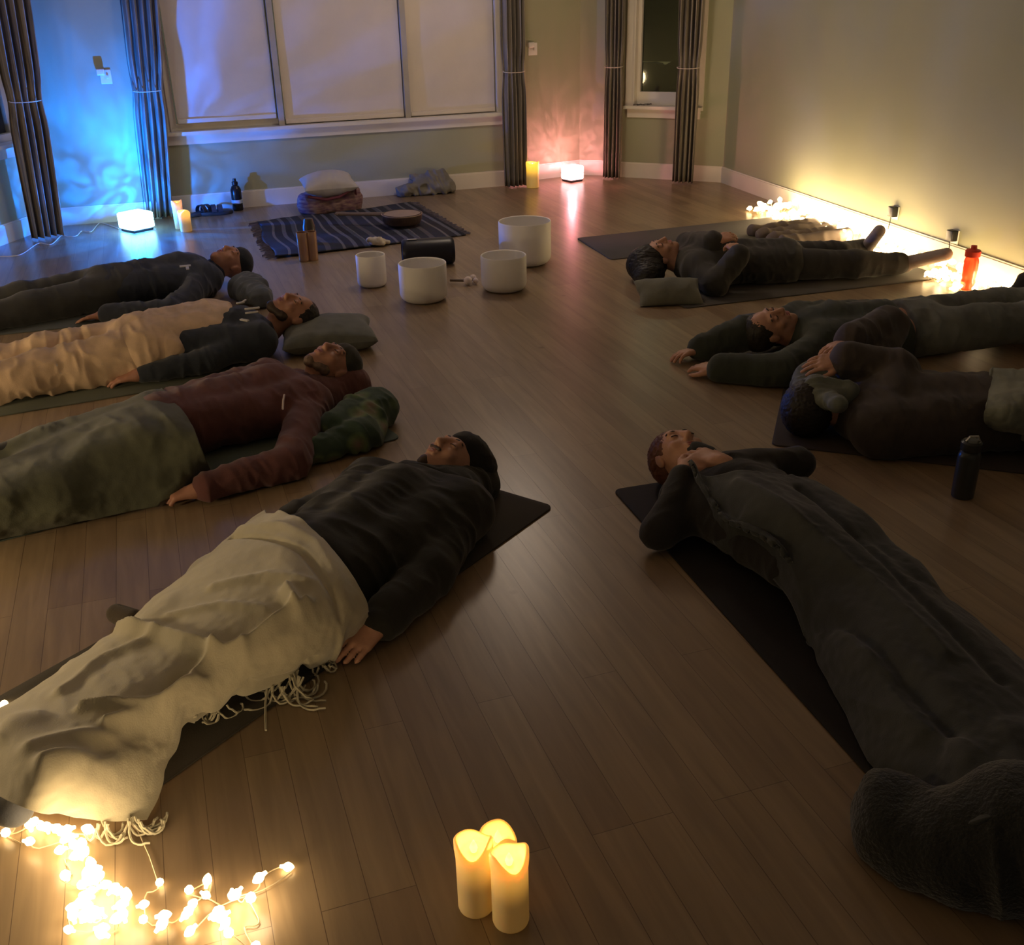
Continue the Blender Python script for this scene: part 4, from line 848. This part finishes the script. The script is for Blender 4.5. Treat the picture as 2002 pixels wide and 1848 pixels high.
rows=[[(1340,1000,.03),(1362,948,.17),(1450,922,.255),(1560,937,.2),(1630,990,.04)],
[(1392,1085,.016),(1436,1022,.17),(1530,985,.27),(1642,1004,.19),(1654,1014,.02)],
[(1480,1142,.016),(1525,1085,.16),(1630,1055,.24),(1742,1090,.17),(1756,1103,.02)],
[(1560,1228,.016),(1615,1165,.15),(1730,1135,.21),(1826,1155,.15),(1842,1172,.02)],
[(1640,1375,.016),(1695,1290,.14),(1810,1235,.20),(1906,1217,.15),(1925,1235,.02)],
[(1695,1480,.016),(1765,1400,.13),(1880,1335,.19),(1985,1290,.14),(2008,1308,.02)],
[(1755,1560,.016),(1845,1500,.14),(1960,1445,.19),(2085,1390,.14),(2105,1410,.02)],
[(1800,1650,.02),(1900,1610,.18),(2020,1565,.21),(2150,1510,.15),(2170,1530,.02)]]
rid=[([(1400,985,.2),(1520,1060,.24),(1660,1180,.2),(1760,1300,.17),(1860,1440,.15)],-.022,.018),([(1560,960,.22),(1680,1060,.2),(1820,1190,.19),(1960,1320,.18)],-.018,.018),([(1440,950,.24),(1560,1020,.25),(1700,1120,.22),(1850,1270,.2)],.014,.02),([(1375,1000,.14),(1420,1080,.08),(1520,1150,.08),(1600,1250,.06)],.012,.014),([(1385,965,.2),(1400,1010,.14),(1440,1085,.06)],-.014,.012),([(1600,1200,.1),(1700,1330,.1),(1790,1460,.1)],.012,.02)]
o,_=sheet('dark_blanket',rows,fab('navy_grey_fleece',(.034,.037,.036),sheen=.2),nu=230,nv=130,support=[o8[0],o8[2],o8[1][o8[1][:,1]<2.98]],ridges=rid,amp=.008,wl=.09,stretch=2.5,u=V(-.9,-.4,0),seed=33,thick=.009)
tag(o,'long dark grey blue fleece blanket draped over the reddish-haired person','blanket')
S=SDF();S.floor=.002
for a,b_,r1,r2 in (((1742,1582,.07),(1850,1640,.07),.07,.08),((1740,1635,.06),(1840,1680,.06),.062,.07),((1850,1640,.09),(2030,1670,.10),.08,.12),((1800,1685,.04),(2040,1720,.05),.045,.07),((1990,1620,.10),(2150,1650,.10),.12,.12)): S.cap(P(*a),P(*b_),r1,r2,k=.05)
v,f=S.mesh(.008);v=folds(v,f,V(.9,-.2,.2),.022,.11,3,44);v=v+vnorm(v,f)*(.002*vnoise(v*90))[:,None];v[:,2]=np.maximum(v[:,2],.003)
tag(mkobj('fleece_bundle',v,f,fab('black_plush',(.011,.012,.011),bump=.8,bs=120,bd=.006,sheen=.3)),'bunched black plush blanket on the floor at the foot of the dark blanket','blanket')
# dark bag at the right edge by the lights
S=SDF();S.floor=.002;a=P(2000,592,.07);S.cap(a,a+V(.2,-.03,.02),.1,.11,k=.04);S.cap(a+V(.02,0,.1),a+V(.18,0,.12),.07,k=.04);v,f=S.mesh(.008);v=folds(v,f,V(1,0,0),.008,.08,2,3)
tag(mkobj('duffel_bag',v,f,fab('dark_canvas',(.035,.03,.028))),'dark bag at the right edge beside the end of the string lights','bag')
# ================================================================== LIGHTS
def point(name,p,col,w,r=.03,ripple=0,scale=3.):
    d=bpy.data.lights.new(name,'POINT');d.energy=w;d.color=col;d.shadow_soft_size=r;o=bpy.data.objects.new(name,d);COL.objects.link(o);o.location=p
    if ripple:
        d.use_nodes=True;N=d.node_tree.nodes;L=d.node_tree.links;em=N['Emission'];tc=N.new('ShaderNodeTexCoord')
        n=N.new('ShaderNodeTexNoise');n.inputs['Scale'].default_value=scale;n.inputs['Detail'].default_value=2;n.inputs['Distortion'].default_value=2.5;L.new(tc.outputs['Normal'],n.inputs['Vector'])
        r_=N.new('ShaderNodeMapRange');r_.inputs[1].default_value=.42;r_.inputs[2].default_value=.62;r_.inputs[3].default_value=1-ripple;r_.inputs[4].default_value=1+1.6*ripple;L.new(n.outputs['Fac'],r_.inputs[0]);L.new(r_.outputs[0],em.inputs['Strength'])
    return o
WARM=(1,.72,.40)
# ripple projector lamps (white block shades with an open top)
def cube_lamp(px,py,label,col,es,w,sz,ang,deco):
    o=P(px,py);o=o+nz(V(o[0],o[1],0))*sz*.9;t=thing('cube_lamp',label,'lamp',V(o[0],o[1],0),'glowing ripple lamps')
    c,s=math.cos(ang),math.sin(ang);A=(V(c,s,0),V(-s,c,0),UP)
    MB().box(V(o[0],o[1],.011),A,(sz*.86,sz*.86,.01),.006).build('base',M['black'],t)
    mb=MB();rr=[]
    for r_,z in ((.9,.022),(1,.03),(1.,.07),(.96,.074),(1.0,.08),(1.0,.128),(.93,.135),(.9,.135),(.88,.12),(.88,.03)):
        ring=[]
        for q_,(sx,sy) in enumerate([(1,1),(-1,1),(-1,-1),(1,-1)]):
            for a in np.linspace(0,math.pi/2,4): an=a+q_*math.pi/2;R=.022;ring.append(V(o[0],o[1],z)+A[0]*sz*r_*(sx*(1-R/sz))+A[1]*sz*r_*(sy*(1-R/sz))+(A[0]*math.cos(an)+A[1]*math.sin(an))*R*r_)
        rr.append(ring)
    mb.rings(rr,False,False);mb.build('shade',emis('shade_'+deco,col,es),t)
    return o,t
o,t=cube_lamp(270,455,'glowing blue white block lamp on the floor before the blue-lit wall',(.35,.85,1),6,0,.098,.9,'blue')
fw=nz(V(-o[0],-o[1],0));point('blue_lamp_bulb',o+fw*.05+V(0,0,.16),(.0,.15,1),55,.012,.5,2.2)
def spot(name,p,tgt,col,w,ang,scale,rip):
    d_=bpy.data.lights.new(name,'SPOT');d_.energy=w;d_.color=col;d_.shadow_soft_size=.012;d_.spot_size=math.radians(ang);d_.spot_blend=.8
    s_=bpy.data.objects.new(name,d_);COL.objects.link(s_);s_.location=p;dv=Vector(tgt)-Vector(p);s_.rotation_euler=dv.to_track_quat('-Z','Y').to_euler();return s_
aw=fr(A0,A1)[0](.5,0,1.7);spot('blue_lamp_projector',o+fw*.05+V(0,0,.165),tuple(aw),(.0,.17,1),150,95,2,.5);point('blue_lamp_glow',o+nz(V(-o[0],-o[1],0))*.2+V(0,0,.08),(.0,.35,1),2.5,.05)
o,t=cube_lamp(1119,357,'glowing pink white block lamp on the floor before the pink-lit wall',(1,.55,.55),4.5,0,.078,.6,'pink')
point('pink_lamp_bulb',o+V(0,0,.16),(1,.28,.32),7,.012,.3,3);point('pink_lamp_glow',o+nz(V(-o[0],-o[1],0))*.16+V(0,0,.06),(1,.15,.17),.3,.05)
mb=MB();pts=[(0,502),(40,498),(75,476),(100,478),(120,461),(135,463),(150,461),(160,452),(178,453),(190,440),(200,436),(232,447)]
q_=np.array([P(x,y,.006) for x,y in pts]);mb.tube(crom(q_,np.linspace(0,len(q_)-1,70)),.0035,5);tag(mb.build('power_cord',M['white_plastic']),'thin white power cord running along the floor to the blue lamp','cord')
# candles
def candle(o,r,h,label,group,wax,es,wav=.012,glow=.25,col=(1,.45,.06)):
    t=thing('led_candle',label,'candle',V(o[0],o[1],0),group)
    m=bpy.data.materials.new('candle_wax_'+wax);m.use_nodes=True;N=m.node_tree.nodes;L=m.node_tree.links;b=N['Principled BSDF']
    b.inputs['Base Color'].default_value=(.80,.66,.40,1);b.inputs['Roughness'].default_value=.5;b.inputs['Subsurface Weight'].default_value=.6;b.inputs['Subsurface Radius'].default_value=(1,.6,.25);b.inputs['Subsurface Scale'].default_value=.02
    # inner candlelight painted into the wax emission, stronger near the top
    tc=N.new('ShaderNodeTexCoord');sp=N.new('ShaderNodeSeparateXYZ');L.new(tc.outputs['Object'],sp.inputs[0]);mr=N.new('ShaderNodeMapRange');mr.interpolation_type='SMOOTHSTEP'
    mr.inputs[1].default_value=h*.35;mr.inputs[2].default_value=h*.9;mr.inputs[3].default_value=es*.12;mr.inputs[4].default_value=es;L.new(sp.outputs['Z'],mr.inputs[0]);L.new(mr.outputs[0],b.inputs['Emission Strength']);b.inputs['Emission Color'].default_value=(*col,1)
    ph=random.uniform(0,6)
    wob=lambda i,a:(wav*(math.sin(2*a+ph)+.5*math.sin(3*a+1+ph)) if 3<=i<=8 else 0)
    bul=1.06
    pr=[(1e-4,.001),(r*.96,.001),(r,.006),(r,h*.72),(r*bul,h*.86),(r*bul,h*.97),(r*.98,h),(r*.88,h*.985),(r*.8,h*.93),(r*.7,h*.84),(1e-4,h*.82)]
    MB().lathe(pr,o*V(1,1,0),36,wob=wob).build('wax',m,t,sharp=None)
    mb=MB();mb.lathe([(1e-4,0),(.006,.004),(.008,.012),(.005,.022),(1e-4,.032)],o*V(1,1,0)+V(0,0,h*.83),12);mb.build('flame',emis('flame_'+wax,(1,.55,.1),2.2),t)
    point('candle_light',V(o[0],o[1],h*.97),(1,.5,.12),glow,.012)
    return t
a=P(933,1800);b_=P(972,1817);r=.036
e=nz(V(a[0],a[1],0));a=a+e*r;b_=b_+nz(V(b_[0],b_[1],0))*r;d=b_-a;b_=a+nz(d)*(2*r+.003);rear=a+V(.044,.062,0)
candle(a,.035,.165,'left pillar candle of the glowing trio in the foreground','glowing pillar candles in the foreground','left',.48)
candle(b_,.035,.168,'front right pillar candle of the glowing trio, nearest the camera','glowing pillar candles in the foreground','front',.48)
candle(rear,.035,.118,'rear pillar candle of the glowing trio, behind the other two','glowing pillar candles in the foreground','rear',.48)
o=P(353,447);candle(o,.037,.205,'taller pale candle beside the blue lamp','candles by the back wall','tall',.35,.006,.05,(1,.35,.15))
o=P(368,448);candle(o+V(.01,-.08,0),.042,.15,'short amber candle beside the blue lamp, in front of the taller one','candles by the back wall','short',.9,.008,.3)
o=P(1042,368);candle(o+V(0,.04,0),.055,.215,'amber pillar candle at the foot of the dark curtain beside the pink lamp','candles by the back wall','amber',1.1,.006,.35,(1,.5,.02))
# string lights
BM=emis('fairy_bulb',(1,.68,.30),8);
def bulb_proto(name,p,parent,r,d):
    d=nz(d);a=nz(np.cross(d,V(.3,.2,1)));b=np.cross(d,a);mb=MB();mb.lathe([(r*.35,-r*1.6),(r*.45,-r*.9),(r*.8,-r*.5),(r,.0),(r*.8,r*.7),(r*.4,r*1.25),(1e-4,r*1.5)],p,8,(a,b,d));return mb.build(name,BM,parent)
def string(label,group,bulbs,r,cord_order,extra=None):
    c=np.mean([V(*b[:3]) for b in bulbs],0);t=thing('string_lights',label,'string lights',V(c[0],c[1],0),group);rr=random.Random(len(bulbs))
    order=[bulbs[0]];left=list(bulbs[1:])
    while left:
        k=min(range(len(left)),key=lambda i:float(np.sum((V(*left[i])-V(*order[-1]))**2)));order.append(left.pop(k))
    pts=[]
    for i,b in enumerate(order):
        b=V(*b);pts.append(b+V(rr.uniform(-.02,.02),rr.uniform(-.02,.02),0)*.5);
        if i+1<len(order):
            n_=V(*order[i+1]);
            if np.linalg.norm(n_-b)>.03:
                D_=np.linalg.norm(n_-b)
                for q_ in ((.5,) if D_<.09 else (.25,.5,.75)):
                    m_=b+(n_-b)*q_+V(rr.uniform(-.05,.05),rr.uniform(-.04,.04),0)*min(1,D_*6);m_[2]=.006;pts.append(m_)
    P2=np.array(pts);tt=np.linspace(0,len(P2)-1,len(P2)*3);S_=crom(P2,tt);S_[:,2]=np.maximum(S_[:,2]-.004,.004)
    MB().tube(S_,.0016,4).build('light_wire',M['cordw'],t)
    for i,b in enumerate(bulbs[:100]): bulb_proto('bulb',V(*b)+V(0,0,0),t,r*rr.uniform(.85,1.15),V(rr.uniform(-1,1),rr.uniform(-1,1),rr.uniform(-.2,.8)))
    if len(bulbs)>100:
        mb=MB()
        for b in bulbs[100:]:
            d=nz(V(rr.uniform(-1,1),rr.uniform(-1,1),rr.uniform(-.2,.8)));a=nz(np.cross(d,V(.3,.2,1)));mb.lathe([(r*.35,-r*1.6),(r*.8,-r*.5),(r,0),(r*.8,r*.7),(1e-4,r*1.5)],V(*b),7,(a,np.cross(d,a),d))
        mb.build('bulb',BM,t)['kind']='stuff'
    return t
L1=[(16,1592),(11,1628),(58,1612),(68,1606),(80,1615),(92,1618),(110,1620),(120,1625),(132,1622),(128,1640),(140,1636),(118,1662),(145,1652),(155,1660),(165,1668),(150,1672),(173,1622),(160,1650),(128,1712),(178,1690),(185,1702),(172,1704),(192,1714),(160,1730),(175,1722),(178,1742),(168,1752),(205,1730),(222,1738),(232,1742),(247,1752),(240,1788),(236,1770),(230,1795),(145,1775),(142,1790),(162,1790),(155,1765),(172,1772),(185,1782),(195,1788),(178,1796),(135,1818),(200,1815),(199,1826),(312,1725),(280,1769),(320,1790),(316,1808),(370,1740),(405,1722),(402,1750),(376,1768),(368,1782),(362,1790),(455,1750),(462,1748),(490,1755),(507,1716),(562,1695),(425,1782),(430,1796),(436,1790),(420,1792),(440,1806),(447,1824),(500,1850),(8,1378),(3,1540),(57,1645),(280,1798),(372,1820)]
rr=random.Random(9)
b1=[P(x,y,rr.uniform(.008,.028)) for x,y in L1]
string('tangled warm string lights on the floor at the foot of the cream blanket, lower left','heaps of warm string lights',b1,.0098,lambda b:math.atan2(b[1]-1.5,b[0]+.75))
# right: long heap along the right wall
pA=V(*D1,0);eR=nz(V(*E1,0)-pA);nR=V(eR[1],-eR[0],0)
if (nR@(V(0,0,0)-pA))<0: nR=-nR
b2=[]
far0=(P(1490,412)-pA)@eR;far1=(P(1720,500)-pA)@eR
for i in range(150):
    s=far0+(far1-far0)*((i+.5)/150)+rr.uniform(-.02,.02);d=.04+rr.random()**1.3*(.36-.10*(s-far0)/(far1-far0));b2.append(pA+eR*s+nR*d+V(0,0,rr.uniform(.012,.085)))
b2+= [P(1490,400,.03),P(1487,407,.02),P(1494,404,.05)]
rr.shuffle(b2)
string('dense blazing heap of string lights along the right wall, beyond the feet','heaps of warm string lights',b2,.019,lambda b:(b-pA)@eR)
b3=[]
for x,y in [(1742,490),(1750,494),(1758,488),(1745,503),(1765,497),(1772,495),(1779,500),(1787,503),(1795,505),(1805,507),(1760,505),(1775,506),(1812,535),(1820,537),(1830,533),(1840,530),(1848,527),(1856,533),(1864,540),(1872,541),(1880,542),(1835,541),(1845,538),(1826,530),(1850,545),(1868,556),(1875,560),(1880,555),(1866,564),(1903,537),(1912,536),(1898,543),(1907,545),(1917,547),(1928,548),(1935,552),(1908,556),(1906,565),(1938,543),(1948,545),(1955,550),(1962,553),(1968,558),(1975,562),(1950,560),(1955,568),(1962,570),(1970,568),(1945,564),(1980,560),(1940,535),(1950,538),(1946,530),(1934,540),(1965,546),(1925,556)]:
    b3.append(P(x,y,rr.uniform(.012,.04)))
b3+=[pA+eR*(1.0*rr.uniform(2.75,3.75))+nR*rr.uniform(.05,.12)+V(0,0,rr.uniform(.02,.05)) for _ in range(30)]
string('looser string lights around the red bottle, nearest the right edge','heaps of warm string lights',b3,.017,lambda b:(b-pA)@eR)
for k in range(7):
    s=far0+(far1-far0)*(k+.5)/7;point('string_light_glow',pA+eR*s+nR*.24+V(0,0,.08),WARM,2.6,.03)
for s,w in ((2.95,.6),(3.35,.8),(3.75,1.3)): point('string_light_glow',pA+eR*s+nR*.2+V(0,0,.06),WARM,w,.03)
for (x,y,w) in ((120,1640,.5),(170,1710,.55),(170,1780,.5),(240,1770,.45),(430,1790,.5),(490,1745,.45),(20,1600,.4),(-60,1480,1.5)): point('string_light_glow',P(x,y,.05),WARM,w,.03)
# more string lights carry on along the left side of the room, out of frame
for p_,w in ((V(-2.3,2.1,.35),22),(V(-3.1,3.4,.3),18),(V(-3.7,4.6,.3),18)): point('string_light_glow',p_,WARM,w,.1)
point('added_fill_light',(0,7.2,2.45),(1,.80,.62),26,.25)  # unseen fill light added to brighten the far floor and blinds
point('added_outside_light',OUT(-.4,-1.6,2.5),(.9,.9,.55),12,.1)  # unseen light added outside for the pale slab and backdrop wall
w=bpy.data.worlds.new('world');bpy.context.scene.world=w;w.use_nodes=True;w.node_tree.nodes['Background'].inputs[0].default_value=(1,.86,.66,1);w.node_tree.nodes['Background'].inputs[1].default_value=.065
sc=bpy.context.scene;sc.view_settings.view_transform='Standard';sc.view_settings.look='None';sc.view_settings.exposure=.35;sc.view_settings.gamma=1;sc.view_settings.use_curve_mapping=False
for o in list(bpy.data.objects):
    if '_o' in o.keys(): del o['_o']
